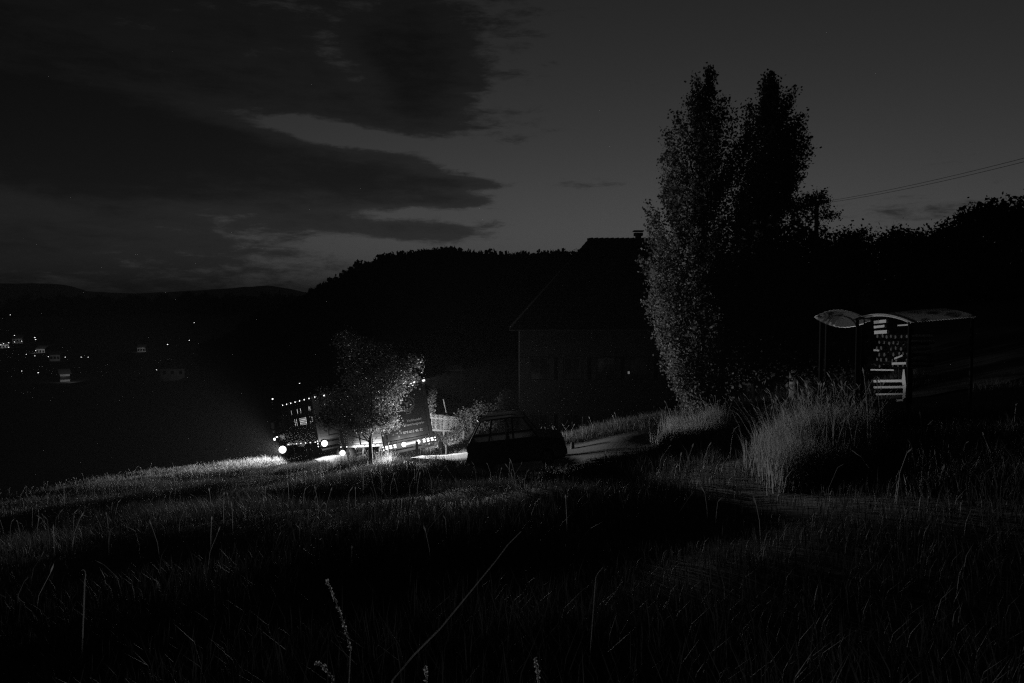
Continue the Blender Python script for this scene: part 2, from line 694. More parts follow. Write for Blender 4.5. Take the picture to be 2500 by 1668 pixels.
def limbs(mb, base, top, r0, targets, seed, n=7):
    """tapered trunk plus limbs that leave it and reach towards the targets"""
    r_ = random.Random(seed)
    base, top = Vector(base), Vector(top)
    pts = []
    for i in range(9):
        t = i / 8
        p = base.lerp(top, t) + Vector((r_.uniform(-1, 1), r_.uniform(-1, 1), 0)) * 0.012 * (top - base).length * (1 if 0 < i < 8 else 0)
        pts.append(p)
    mb.tube(pts, [r0 * (1.25 if i == 0 else 1 - 0.88 * i / 8) for i in range(9)], n)
    for q in targets:
        q = Vector(q)
        t = max(0.12, min(0.9, ((q - base).dot(top - base) / (top - base).length_squared) - 0.16))
        k = min(7, int(t * 8))
        a = pts[k].lerp(pts[k + 1], t * 8 - k)
        mid = a.lerp(q, 0.5) + Vector((r_.uniform(-.1, .1), r_.uniform(-.1, .1), -0.04)) * (q - a).length
        rr = r0 * (1 - 0.88 * t) * 0.45
        mb.tube([a, mid, q], [rr, rr * .6, rr * .18], 5)


def profile_tree(name, label, cat, group, base, prof, D, n_clu, per, leaf, m, seed, depth=1.0, trunk_r=0.22, spread=0.3, lean=(0, 0)):
    """tree whose outline at its own distance D follows a measured left/right profile"""
    r_ = np.random.default_rng(seed)
    zs = np.array([P(1250, p[0], D)[2] for p in prof])
    xl = np.array([P(p[1] - 6, 834, D)[0] for p in prof])
    xr = np.array([P(p[2] + (10 if D < 35 else -3), 834, D)[0] for p in prof])
    o = np.argsort(zs)
    zs, xl, xr = zs[o], xl[o], xr[o]
    zl = np.linspace(zs[0], zs[-1], 300)
    wid = np.interp(zl, zs, xr - xl)
    cdf = np.cumsum(wid + 0.3)
    ztip = np.interp((np.arange(n_clu) + r_.uniform(0, 1, n_clu)) / n_clu * cdf[-1], cdf, zl)
    pr = 9
    cen, sp, tips = [], [], []
    for k in range(n_clu):
        zt = ztip[k]
        a_, b_ = np.interp(zt, zs, xl), np.interp(zt, zs, xr)
        hw_, cx_ = (b_ - a_) / 2, (a_ + b_) / 2
        ph = r_.uniform(0, 2 * PI)
        rr = max(hw_ - .12, .05) * r_.uniform(.78, 1.1)
        rise = min(1.0 * rr + .7, zt - zs[0] + .1)
        z0_ = zt - rise * r_.uniform(.8, 1.2)
        ax0 = np.interp(z0_, zs, (xl + xr) / 2)
        tip = np.array([cx_ + rr * math.cos(ph), D + rr * depth * math.sin(ph), zt])
        st = np.array([ax0 + (tip[0] - ax0) * .15, D, max(z0_, zs[0] - .2)])
        tips.append(tip)
        for j in range(pr):
            t = (j + 1) / pr
            bow = math.sin(PI * t) * .12 * rise
            q = st + (tip - st) * t + np.array([0, 0, -bow])
            cen.append(q)
            sp.append(spread * (1.25 - .55 * t) * r_.uniform(.7, 1.25) * min(1, .35 + hw_))
    cen, sp = np.array(cen), np.array(sp)
    root = empty(name, base)
    tag(root, label, cat, group)
    V, F = leaf_cloud(cen, sp, per, leaf, seed + 1)
    V = V - np.array(base)
    np_obj('crown', V, F, m, root)
    mb = MB()
    k = r_.choice(len(cen), 46, replace=False)
    top = (np.interp(zs[-1] - 0.6, zs, (xl + xr) / 2) - base[0], 0, zs[-1] - 0.6 - base[2])
    limbs(mb, (0, 0, -0.3), top, trunk_r, [tuple(cen[i] - np.array(base)) for i in k], seed)
    mb.build('trunk', bark_m, root, smooth=True)
    return root


def blob_tree(name, label, cat, group, base, blobs, n_clu, per, leaf, m, seed, trunk_r=0.2, spread=0.3, trunk_top=None, shell=0.55, wexp=0.8):
    """tree or bush whose crown is a union of ellipsoids (relative centre, radii)"""
    r_ = np.random.default_rng(seed)
    vol = np.array([b[1][0] * b[1][1] * b[1][2] for b in blobs]) ** wexp
    which = r_.choice(len(blobs), n_clu, p=vol / vol.sum())
    d = r_.normal(0, 1, (n_clu, 3))
    d /= np.linalg.norm(d, axis=1)[:, None]
    rad = r_.uniform(shell ** 3, 1, n_clu) ** (1 / 3)
    cen = np.array([blobs[i][0] for i in which]) + d * rad[:, None] * np.array([blobs[i][1] for i in which])
    root = empty(name, base)
    tag(root, label, cat, group)
    V, F = leaf_cloud(cen, spread, per, leaf, seed + 1)
    np_obj('crown' if cat == 'tree' else 'foliage', V, F, m, root)
    mb = MB()
    top = trunk_top or (blobs[0][0][0], blobs[0][0][1], max(b[0][2] for b in blobs))
    k = r_.choice(n_clu, min(24, n_clu), replace=False)
    limbs(mb, (0, 0, -0.2), top, trunk_r, [tuple(cen[i]) for i in k], seed, 6)
    mb.build('trunk' if cat == 'tree' else 'stem', bark_m, root, smooth=True)
    return root


def blades(pts, hgt, width, bend, seed, per=9, rad=0.11):
    """tufts of bent tapering blades; 5 points, one quad-ish strip and a tip each (as three triangles)"""
    r_ = np.random.default_rng(seed)
    n = len(pts) * per
    p = np.repeat(pts, per, axis=0) + np.c_[r_.normal(0, rad, (n, 2)), np.zeros(n)]
    h = np.repeat(np.broadcast_to(hgt, (len(pts),)), per) * r_.uniform(0.45, 1.1, n)
    a = r_.uniform(0, 2 * PI, n)
    dx, dy = np.cos(a), np.sin(a)
    wv = (np.repeat(np.broadcast_to(width, (len(pts),)), per) * r_.uniform(0.6, 1.2, n))[:, None]
    side = np.c_[-dy, dx, 0 * dx] * wv / 2
    dirn = np.c_[dx, dy, 0 * dx]
    bd = (h * bend * r_.uniform(0.2, 1.3, n))[:, None]
    up = np.array([0, 0, 1.0])[None] * h[:, None]
    p0 = p - np.array([0, 0, 0.04])
    p1 = p + up * .55 + dirn * bd * .3
    p2 = p + up * .97 + dirn * bd
    V = np.stack([p0 - side, p0 + side, p1 + side * .8, p1 - side * .8, p2], 1).reshape(-1, 3)
    b = np.arange(n)[:, None] * 5
    F = np.concatenate([b + np.array([0, 1, 2]), b + np.array([0, 2, 3]), b + np.array([3, 2, 4])])
    return V, F


def seed_stalks(pts, hgt, seed, lean=0.25, head=0.14):
    """thin stalks carrying a drooping narrow seed head, as crossed slim diamonds"""
    r_ = np.random.default_rng(seed)
    n = len(pts)
    h = hgt * r_.uniform(0.75, 1.2, n)
    a = r_.uniform(0, 2 * PI, n)
    d = np.c_[np.cos(a), np.sin(a), 0 * a]
    s_ = np.c_[-np.sin(a), np.cos(a), 0 * a]
    ln = (h * lean * r_.uniform(0.1, 1.2, n))[:, None]
    up = np.array([0, 0, 1.0])[None]
    q1 = pts + up * (h * .6)[:, None] + d * ln * .3
    q2 = pts + up * h[:, None] + d * ln
    q3 = q2 + (up * .55 + d * r_.uniform(.2, .9, (n, 1))) * head * r_.uniform(.7, 1.4, (n, 1))
    V = np.stack([pts - s_ * .004, pts + s_ * .004, q1 + s_ * .003, q1 - s_ * .003, q2 + s_ * .003, q2 - s_ * .003,
                  (q2 + q3) / 2 + s_ * .013, (q2 + q3) / 2 - s_ * .013, q3], 1).reshape(-1, 3)
    b = np.arange(n)[:, None] * 9
    F = np.concatenate([b + np.array(t) for t in ((0, 1, 2), (0, 2, 3), (3, 2, 4), (3, 4, 5), (5, 4, 6), (5, 6, 7), (7, 6, 8))])
    return V, F


def ground_pts(x, y):
    return np.c_[x, y, height(x, y)]


def scatter(n, x0, x1, y0, y1, seed, keep=None, margin=2.6):
    r_ = np.random.default_rng(seed)
    x = r_.uniform(x0, x1, n)
    y = r_.uniform(y0, y1, n)
    ok = np.abs(x) < 0.68 * y + margin
    if keep is not None:
        ok &= keep(x, y)
    return x[ok], y[ok]


# ------------------------------------------------------------------ meadow grass
def off_road(x, y):
    rd = road_dist(x, y)
    car_ = (np.abs(x - 0.6) < 2.4) & (np.abs(y - 28.1) < 1.1)
    store = (x > 6.6) & (x < 14) & (y > 16.8) & (y < 25)
    return (rd > 1.75) & ~car_ & ~store


parts_v, parts_f, nv = [], [], 0
for (cnt, a0, a1, b0, b1, hh, ww, per, sd) in [(5200, -10, 10, 2.2, 11, 0.36, 0.010, 9, 1), (9500, -19, 15, 11, 26, 0.38, 0.014, 8, 2),
                                               (15000, -28, 16, 26, 46, 0.36, 0.02, 7, 3), (13000, -34, -2, 44, 66, 0.36, 0.026, 7, 4)]:
    x, y = scatter(cnt, a0, a1, b0, b1, 20 + sd, off_road)
    r_ = np.random.default_rng(50 + sd)
    patch = 0.72 + 0.5 * (np.sin(x * 0.55 + 1.7 * np.sin(y * 0.31)) * np.sin(y * 0.42 + x * 0.13))
    V, F = blades(ground_pts(x, y), hh * patch * r_.uniform(0.7, 1.25, len(x)), ww, 0.55, 60 + sd, per, 0.16)
    parts_v.append(V)
    parts_f.append(F + nv)
    nv += len(V)
tag(np_obj('meadow_grass', np.concatenate(parts_v), np.concatenate(parts_f), grass_m), 'rough meadow grass covering the slope', kind='stuff')

x1_, y1_ = scatter(900, -30, 6, 9, 50, 91, off_road)
V, F = seed_stalks(ground_pts(x1_, y1_), 0.55, 92, .45)
tag(np_obj('meadow_seed_stalks', V, F, seed_m), 'thin seed stalks standing above the meadow grass', kind='stuff')


# tall grass on the bank in front of the wood store, and on the verge under the poplars
def tall_patch(name, label, poly, n, D0, D1, hgt, seed, stalks):
    r_ = np.random.default_rng(seed)
    xs, ys = [], []
    tries = 0
    while len(xs) < n and tries < n * 60:
        tries += 1
        t, q = r_.uniform(), r_.uniform()
        D = D0 + (D1 - D0) * t
        lo = np.interp(t, [p[0] for p in poly], [p[1] for p in poly])
        hi = np.interp(t, [p[0] for p in poly], [p[2] for p in poly])
        xs.append(lo + (hi - lo) * q)
        ys.append(D)
    pts = ground_pts(np.array(xs), np.array(ys))
    edge = 0.75 + 0.35 * np.sin(pts[:, 0] * 2.1) * np.sin(pts[:, 1] * 1.7)
    V, F = blades(pts, hgt * edge, 0.011, 0.5, seed + 1, 12, 0.13)
    V2, F2 = seed_stalks(pts[r_.integers(0, len(pts), stalks)] + np.c_[r_.normal(0, .15, (stalks, 2)), np.zeros(stalks)], hgt * 1.15, seed + 2, 0.4)
    root = empty(name, tuple(pts.mean(0)))
    c_ = pts.mean(0)
    tag(np_obj('blades', V - c_, F, tall_m, root), kind='stuff')
    tag(np_obj('seed_stalks', V2 - c_, F2, seed_m, root), kind='stuff')
    return tag(root, label, 'tall grass', kind='stuff')


tall_patch('tall_grass', 'big clump of tall pale grass on the bank before the wood store',
           [(0, 3.95, 5.5), (0.35, 4.35, 6.1), (0.7, 5.3, 6.9), (1, 6.2, 7.4)], 1350, 11.6, 18.0, 0.85, 300, 420)
tall_patch('tall_grass', 'smaller patch of tall lit grass on the verge below the poplar trees',
           [(0, 4.7, 6.6), (0.5, 4.95, 7.0), (1, 5.6, 7.6)], 520, 24.6, 28.5, 0.75, 320, 160)
tall_patch('tall_grass', 'dim tall grass and weeds at the far side beyond the wood store',
           [(0, 4.6, 9.5), (1, 8.2, 14)], 420, 9, 16.5, 0.32, 340, 90)
tall_patch('tall_grass', 'ragged tall grass standing in front of the trailer tail lamps',
           [(0, -6.6, -5.1), (1, -8.6, -6.0)], 380, 33.4, 38.0, 0.8, 360, 140)


# ------------------------------------------------------------------ towing truck and trailer
def wheel(parent, x, y, r_=0.5, wd=0.3):
    mb = MB()
    sgn = 1 if x > 0 else -1
    prof = [(0.30, 0), (0.44, 0), (0.5, 0.05), (0.5, 0.25), (0.44, wd), (0.30, wd)]
    n = 20
    v, f = [], []
    for k in range(n):
        a = 2 * PI * k / n
        for (rr, t) in prof:
            v.append((x - sgn * t, y + rr * r_ / .5 * math.cos(a), r_ + rr * r_ / .5 * math.sin(a)))
    m_ = len(prof)
    for k in range(n):
        for j in range(m_ - 1):
            a, b = k * m_ + j, ((k + 1) % n) * m_ + j
            f.append((a, b, b + 1, a + 1))
    mb.add(v, f)
    t = mb.build('wheel', dark_m, parent, smooth=True)
    rb = MB()
    rb.tube([(x - sgn * .06, y, r_), (x - sgn * .24, y, r_)], r_ * .6, 18)
    rb.tube([(x - sgn * .0, y, r_), (x - sgn * .08, y, r_)], r_ * .22, 12)
    rb.build('rim', alu_m, t, smooth=False)
    return t


def lamp_disc(parent, name, c, r_, m, axis_='y', d=-1, housing=True, depth=0.05):
    """round lamp: housing with a glowing lens facing -y / -x ..."""
    cx, cy, cz = c
    dv = Vector((d, 0, 0)) if axis_ == 'x' else Vector((0, d, 0))
    c_ = Vector(c)
    L = MB().tube([c_ + dv * depth, c_ + dv * (depth + 0.012)], r_, 14).build(name, m, parent)
    if housing:
        MB().tube([c_, c_ + dv * depth], [r_ * .8, r_ * 1.12], 14).build('lamp_housing', dark_m, L)
    return L


def box_lamp(parent, name, c, d, m):
    return MB().box(c, d).build(name, m, parent)


def slat_window(parent, x, y0, y1, z0, z1, bars, lit_bars, slats=5):
    """ventilation opening in the left wall: frame, upright bars, cross slats and the lit hold behind"""
    fr = MB()
    t = 0.05
    fr.box((x, (y0 + y1) / 2, z1 + t / 2), (.02, y1 - y0 + 2 * t, t)).box((x, (y0 + y1) / 2, z0 - t / 2), (.02, y1 - y0 + 2 * t, t))
    fr.box((x, y0 - t / 2, (z0 + z1) / 2), (.02, t, z1 - z0)).box((x, y1 + t / 2, (z0 + z1) / 2), (.02, t, z1 - z0))
    wnd = fr.build('vent', alu_m, parent)
    pitch = (y1 - y0) / bars
    mb = MB()
    for i in range(bars + 1):
        yy = y0 + i * pitch
        mb.box((x + .006, yy, (z0 + z1) / 2), (.006, pitch * (.52 if 0 < i < bars else .3), z1 - z0))
    for j in range(slats):
        zz = z0 + (j + .5) * (z1 - z0) / slats
        mb.box((x + .010, (y0 + y1) / 2, zz), (.004, y1 - y0, (z1 - z0) / slats * .38))
    mb.build('vent_grille', dark_m, wnd)
    for i in lit_bars:
        yy = y0 + (i + .5) * pitch
        MB().box((x + .018, yy, (z0 + z1) / 2), (.01, pitch * .5, z1 - z0 - .01)).build('lit_hold', glow_in, wnd)
    return wnd


def cargo_body(root, Lb, W, z0, z1, y0=0.0, pillars=5, vents=()):
    """livestock box: ribbed side walls between pillars, roof, floor"""
    hw = W / 2
    for sx in (-1, 1):
        mb = MB()
        rows = 22
        hgt = (z1 - z0 - .12) / rows
        openings = vents if sx < 0 else ()
        for r_ in range(rows):
            zc = z0 + .06 + (r_ + .5) * hgt
            cuts = sorted((a, b) for (a, b, c, d) in openings if c - .04 < zc < d + .04)
            yy = y0 + .03
            for a, b in cuts + [(y0 + Lb - .03, None)]:
                if a - yy > .02:
                    mb.box((sx * (hw - .02), (yy + a) / 2, zc), (.025, a - yy, hgt - .012))
                yy = b if b is not None else yy
        mb.build('side_wall', body_m, root)
        for i in range(pillars):
            yy = y0 + .06 + i * (Lb - .12) / (pillars - 1)
            if any(a - .06 < yy < b + .06 for (a, b, c, d) in openings):
                continue
            MB().box((sx * (hw - .005), yy, (z0 + z1) / 2), (.05, .09, z1 - z0 - .13)).build('pillar', alu_m, root)
        MB().box((sx * (hw - .02), y0 + Lb / 2, z1 - .03), (.09, Lb, .11)).build('roof_rail', body_m, root)
        MB().box((sx * (hw - .02), y0 + Lb / 2, z0), (.09, Lb, .11)).build('floor_rail', alu_m, root)
    MB().prism([(-hw + .03, z1 + .01), (-hw + .03, z1 + .05), (-hw * .6, z1 + .11), (0, z1 + .13), (hw * .6, z1 + .11), (hw - .03, z1 + .05), (hw - .03, z1 + .01)],
               'y', y0, y0 + Lb).build('roof', body_m, root)
    MB().box((0, y0 + Lb / 2, z0 + .02), (W - .16, Lb - .06, .08)).build('floor_pan', chassis_m, root)
    MB().box((0, y0 + Lb / 2, (z0 + z1) / 2 + .2), (W - .16, Lb - .1, .06)).build('deck', chassis_m, root)
    MB().box((0, y0 + Lb - .03, (z0 + z1) / 2), (W - .1, .05, z1 - z0)).build('front_wall', body_m, root)


def text_part(name, body, size, m, parent, loc, rot, align='CENTER', ext=0.006):
    cu = bpy.data.curves.new(name, 'FONT')
    cu.body = body
    cu.size = size
    cu.align_x = align
    cu.align_y = 'CENTER'
    cu.extrude = ext
    cu.resolution_u = 3
    tmp = bpy.data.objects.new('tmp', cu)
    me = bpy.data.meshes.new_from_object(tmp)
    bpy.data.objects.remove(tmp)
    me.name = name
    me.materials.clear()
    me.materials.append(m)
    o = link(bpy.data.objects.new(name, me), parent)
    o.location = loc
    o.rotation_euler = rot
    return o


# ---- trailer
trailer = empty('livestock_trailer', M=TR)
tag(trailer, 'dark livestock trailer with lettering and lit tail lamps on its rear', 'trailer')
TW, TZ0, TZ1 = 2.42, 1.02, 3.72
cargo_body(trailer, 7.6, TW, TZ0, TZ1)
hw = TW / 2
for sx in (-1, 1):
    MB().box((sx * (hw - .06), -.06, (TZ0 + TZ1) / 2), (.13, .12, TZ1 - TZ0)).build('rear_pillar', alu_m, trailer)
MB().box((0, -.05, TZ1 - .07), (TW - .26, .1, .16)).build('rear_header', body_m, trailer)
ramp = MB()
for k in range(13):
    zc = TZ0 + .1 + (k + .5) * (TZ1 - TZ0 - .26) / 13
    ramp.box((0, -.035, zc), (TW - .28, .05, (TZ1 - TZ0 - .26) / 13 - .008))
ramp = ramp.build('tail_ramp', body_m, trailer)
for x in (-.95, 1.0):
    MB().box((x, -.075, TZ0 + .35), (.06, .04, .3)).build('ramp_latch', alu_m, ramp)
YF = -.075
E0 = (.20, YF, 2.66)
em = MB()
em.ring(E0, .335, .352, n=40).ring(E0, .215, .228, R(-150), R(70), n=26)
em.ring((E0[0], YF, E0[2] + .30), .215, .228, R(228), R(312), n=14)          # curved horn line across the top
em.ring((E0[0] + .34, YF, E0[2] + .02), .225, .238, R(150), R(212), n=14)    # leaf line
em.build('emblem', letter_m, ramp)
hd = MB().prism([(-.05, .10), (-.12, .14), (-.10, .07), (-.05, .05), (-.03, -.10), (0, -.13), (.03, -.10), (.05, .05), (.10, .07), (.12, .14), (.05, .10), (0, .085)], 'y', 0, -.012)
hdo = hd.build('emblem_head', letter_m, ramp)
hdo.location = (E0[0] - .01, YF, E0[2] - .01)
rb_ = MB()
rb_.bar((E0[0] - .10, YF - .005, E0[2] - .44), (E0[0] + .14, YF - .005, E0[2] - .41), .012, .016)
rb_.bar((E0[0] - .10, YF - .005, E0[2] - .44), (E0[0] - .09, YF - .005, E0[2] - .36), .012, .016)
rb_.bar((E0[0] + .14, YF - .005, E0[2] - .41), (E0[0] + .09, YF - .005, E0[2] - .35), .012, .016)
rb_.build('emblem_ribbon', letter_m, ramp)
rb_ = MB()
rb_.bar((E0[0] + .27, YF - .005, E0[2] + .30), (E0[0] + .40, YF - .005, E0[2] + .16), .012, .016)
rb_.bar((E0[0] + .40, YF - .005, E0[2] + .16), (E0[0] + .33, YF - .005, E0[2] + .12), .012, .016)
rb_.build('emblem_ribbon', letter_m, ramp)
word = 'KEMPATEN'
for i, ch in enumerate(word):
    a = R(-143 + i * 118 / (len(word) - 1))
    text_part('emblem_letter', ch, .12, letter_m, ramp, (E0[0] + .28 * math.cos(a), YF - .004, E0[2] + .28 * math.sin(a)),
              Matrix.Rotation(-(a + PI / 2), 3, 'Y').to_euler() if False else (Matrix.Rotation(-(a + PI / 2), 3, 'Y') @ Matrix.Rotation(PI / 2, 3, 'X')).to_euler())
for body, sz, x, z in (('Viehhandel', .165, .42, 1.90), ('Tiertransporte', .165, .40, 1.71), ('079 652 46 72', .165, .28, 1.38)):
    text_part('lettering', body, sz, letter_m, ramp, (x, YF - .004, z), (PI / 2, 0, 0))
# lamp bar, plate, lamps
MB().box((0, -.09, .84), (2.5, .08, .26)).build('lamp_bar', chassis_m, trailer)
plate = MB().box((.10, -.135, .86), (.52, .012, .11)).build('number_plate', mat('plate_dim', 0.28, 0.5, var=0.1), trailer)
text_part('plate_digits', '91', .11, plate_m, plate, (.26, -.146, .86), (PI / 2, 0, 0))
for sx in (-1, 1):
    for i in range(3):
        x = sx * (1.12 - i * .20)
        for dz in (.045, -.045):
            c_ = Vector((x, -.13, .86 + dz))
            MB().box((c_.x, -.145, c_.z), (.125, .03, .07)).build('tail_lamp', lamp_warm, trailer, bevel=.02)
    for dz in (.05, -.08):
        MB().box((sx * 1.275, -.14, .86 + dz), (.04, .03, .045)).build('side_marker', lamp_small, trailer)
WL, WR_ = (-.30, -.13, .86), (.42, -.13, .86)
a_ = lamp_disc(trailer, 'work_lamp', WL, .11, lamp_hot)
lamp_light('work_lamp_beam', a_, (WL[0], WL[1] - .12, WL[2]), (.05, -1, -.22), POWER_REAR * .6, 128)
added_spill(a_, (WL[0], WL[1] - .5, WL[2] + .05), 32)
a_ = lamp_disc(trailer, 'work_lamp', WR_, .085, lamp_hot)
lamp_light('work_lamp_beam', a_, (WR_[0], WR_[1] - .12, WR_[2]), (.05, -1, -.22), POWER_REAR * .4, 128)
added_spill(a_, (WR_[0], WR_[1] - .5, WR_[2] + .05), 24)
for x in (.72, 1.18):
    b_ = box_lamp(trailer, 'corner_lamp', (x, -.16, TZ1 - .09), (.10, .05, .065), lamp_top)
    # the two corner lamps are narrow work lights: one on the grass clump, one on the wood store
    az_, el_, an_ = ((20.6, 4.5, 9.8), (38.5, 8.0, 10.5))[x > 1]
    aim = TR.to_3x3().inverted() @ Vector((math.sin(R(az_)), -math.cos(R(az_)), math.tan(R(el_))))
    lamp_light('corner_lamp_beam', b_, (x, -.26, TZ1 - .05), aim, POWER_TOP * (1.0, .32)[x > 1], an_, .04).data.spot_blend = .5
MB().box((0, -.05, .58), (2.2, .06, .10)).build('bumper', chassis_m, trailer)
for sx in (-1, 1):
    MB().box((sx * .45, 3.6, .84), (.10, 7.2, .20)).build('chassis_beam', chassis_m, trailer)
    for y in (2.0, 3.2, 6.2):
        wheel(trailer, sx * 1.2, y)
for y in (2.0, 3.2, 6.2):
    MB().tube([(-1.0, y, .5), (1.0, y, .5)], .06, 8).build('axle', chassis_m, trailer)
MB().bar((-.4, 7.2, .8), (0, 9.8, .72), .1).bar((.4, 7.2, .8), (0, 9.8, .72), .1).build('drawbar', chassis_m, trailer)
for y in (1.4, 3.1, 4.7, 6.2, 7.4):
    box_lamp(trailer, 'side_marker', (-hw - .035, y, TZ0 + .0), (.03, .05, .05), lamp_small)
FL = (-hw - .30, 6.3, .74)
a_ = lamp_disc(trailer, 'work_lamp', FL, .15, lamp_hot)
MB().bar((-hw + .1, 6.34, .74), (-hw - .30, 6.34, .74), .05).build('lamp_bracket', chassis_m, trailer)
lamp_light('work_lamp_beam', a_, (FL[0] - .05, FL[1] - .12, FL[2]), (-.7, -1, -.03), POWER_FRONT, 118).data.spot_blend = .9
added_spill(a_, (FL[0] - .15, FL[1] - .8, FL[2]), 60)
RL = (hw + .02, 1.2, 1.0)
a_ = lamp_disc(trailer, 'work_lamp', RL, .10, lamp_hot, 'x', 1)
lamp_light('work_lamp_beam', a_, (RL[0] + .14, RL[1], RL[2]), (.85, 1, .06), POWER_RIGHT, 80).data.spot_blend = .7

# ---- towing truck
truck = empty('livestock_truck', M=TK)
tag(truck, 'dark livestock lorry with lit slatted vents parked ahead of the trailer', 'truck')
KW, KZ0, KZ1, KL = 2.46, 1.02, 3.74, 7.6
hk = KW / 2
upper = [(0.55, 1.35, 2.98, 3.24), (1.95, 3.75, 2.94, 3.24), (4.3, 5.6, 2.94, 3.24)]
lower = [(0.45, 1.25, 2.20, 2.62), (1.85, 3.75, 2.18, 2.62), (4.1, 5.6, 2.18, 2.62)]
cargo_body(truck, KL, KW, KZ0, KZ1, vents=upper + lower)
for (a, b, c, d), lit in zip(upper, ([0, 1, 2], [3, 6], [4])):
    slat_window(truck, -hk + .01, a, b, c, d, 5 if b - a < 1 else 7, lit, 4)
for (a, b, c, d), lit in zip(lower, ([0, 1, 3], [0, 1, 2, 3, 4, 5], [0, 2])):
    slat_window(truck, -hk + .01, a, b, c, d, 5 if b - a < 1 else 7, lit, 4)
MB().box((-hk - .02, 2.85, 2.86), (.03, 1.7, .05)).build('loading_rail', mat('bright_rail', 0.4, 0.4, metal=0.5), truck)
for sx in (-1, 1):
    MB().box((sx * (hk - .06), -.06, (KZ0 + KZ1) / 2), (.13, .12, KZ1 - KZ0)).build('rear_pillar', mat('pale_pillar', 0.16, 0.5, metal=0.3), truck)
rp = MB()
for k in range(12):
    zc = KZ0 + .05 + (k + .5) * (KZ1 - KZ0 - .2) / 12
    rp.box((0, -.035, zc), (KW - .28, .05, (KZ1 - KZ0 - .2) / 12 - .01))
rp = rp.build('tail_ramp', mat('ramp_panel', 0.10, 0.5, var=0.2), truck)
MB().box((-.55, -.075, 1.75), (.06, .04, .9)).box((.1, -.075, 1.75), (.06, .04, .9)).box((-.22, -.075, 1.28), (.7, .04, .05)).build('ramp_frame', alu_m, rp)
MB().box((0, -.05, KZ1 - .07), (KW - .26, .1, .14)).build('rear_header', body_m, truck)
MB().box((0, -.06, .80), (2.3, .08, .22)).build('lamp_bar', chassis_m, truck)
MB().box((0, -.04, .5), (2.2, .06, .1)).build('bumper', alu_m, truck)
GL = (-.92, -.12, .86)
a_ = lamp_disc(truck, 'work_lamp', GL, .19, lamp_hot)
gl_ = lamp_light('work_lamp_beam', a_, (GL[0], GL[1] - .28, GL[2] - .05), (-.3, -1, -.05), POWER_GAP)
gl_.data.spot_size = R(172)
added_spill(a_, (GL[0], GL[1] - .4, GL[2]), 22)
for dz in (.05, -.12, .2):
    box_lamp(truck, 'side_marker', (-hk - .03, .05, .86 + dz), (.03, .06, .06), lamp_small)
for x in (-1.0, -.42):
    box_lamp(truck, 'corner_lamp', (x, -.14, KZ1 - .02), (.12, .05, .07), lamp_top)
for i in range(8):
    y = .35 + i * (KL + 1.2) / 8
    if y < KL:
        box_lamp(truck, 'roof_marker', (-hk - .03, y, KZ1 - .03), (.03, .06, .06), lamp_small)
        box_lamp(truck, 'side_marker', (-hk - .035, y + .2, KZ0 + .0), (.03, .05, .05), lamp_small)
for sx in (-1, 1):
    MB().box((sx * .45, 4.6, .84), (.10, 9.2, .22)).build('chassis_beam', chassis_m, truck)
    for y in (1.7, 3.0, 8.6):
        wheel(truck, sx * 1.22, y)
for y in (1.7, 3.0, 8.6):
    MB().tube([(-1.0, y, .5), (1.0, y, .5)], .06, 8).build('axle', chassis_m, truck)
# cab
cabp = [(KL + .25, .75), (KL + .25, 3.0), (KL + .5, 3.2), (KL + 1.7, 3.15), (KL + 2.15, 2.0), (KL + 2.3, 1.5), (KL + 2.3, .75)]
cab = MB().prism(cabp, 'x', -1.2, 1.2).build('cab', body_m, truck, bevel=.05)
for sx in (-1, 1):
    MB().prism([(KL + .75, 1.85), (KL + .75, 2.75), (KL + 1.65, 2.75), (KL + 1.95, 1.95)], 'x', sx * 1.206, sx * 1.222).build('cab_window', glass_dark, cab)
    mr = MB().bar((sx * 1.2, KL + 2.0, 2.75), (sx * 1.52, KL + 2.1, 2.7), .04).bar((sx * 1.2, KL + 2.0, 1.9), (sx * 1.5, KL + 2.1, 1.95), .04)
    mr = mr.build('mirror_arm', chassis_m, truck)
    MB().box((sx * 1.5, KL + 2.08, 2.45), (.22, .09, .42)).box((sx * 1.5, KL + 2.08, 2.05), (.2, .09, .2)).build('mirror', chrome_m, mr)
MB().prism([(KL + 1.76, 3.0), (KL + 2.13, 2.05), (KL + 2.16, 2.06), (KL + 1.79, 3.02)], 'x', -1.05, 1.05).build('windscreen', glass_dark, cab)
MB().box((0, KL + 2.33, .75), (2.4, .12, .5)).build('front_bumper', chassis_m, truck)
box_lamp(truck, 'indicator_lamp', (-1.56, KL + 1.9, 1.5), (.1, .1, .16), lamp_top)
box_lamp(truck, 'indicator_lamp', (-1.36, KL + 1.95, 1.62), (.12, .05, .05), lamp_top)
MB().bar((-1.2, KL + 1.9, 1.5), (-1.5, KL + 1.9, 1.5), .04).build('lamp_bracket', alu_m, truck)
SL = (-hk - .28, 7.95, .72)
a_ = lamp_disc(truck, 'work_lamp', SL, .25, lamp_hot)
MB().bar((-hk + .1, SL[1] + .04, SL[2]), (SL[0], SL[1] + .04, SL[2]), .06).build('lamp_bracket', chassis_m, truck)
lamp_light('work_lamp_beam', a_, (SL[0] - .1, SL[1] - .14, SL[2] + .1), (-1, -.35, -.13), POWER_SIDE, 128)

# ------------------------------------------------------------------ parked car
cx0, cy0 = -1.45, 28.0
zc = (H(cx0 + .7, cy0) + H(cx0 + 3.2, cy0)) / 2
car_pitch = math.atan2(H(cx0 + 3.3, cy0) - H(cx0 + .6, cy0), 2.7)
Mc = Matrix.Translation((cx0, cy0 - .85, H(cx0 + .1, cy0) + .06)) @ Matrix.Rotation(-max(.03, min(.10, car_pitch)), 4, 'Y') @ Matrix.Diagonal((.80, 1, 1.0, 1))
car = empty('parked_car', M=Mc)
tag(car, 'dark estate car parked on the lane with hedge glimpsed through its windows', 'car')
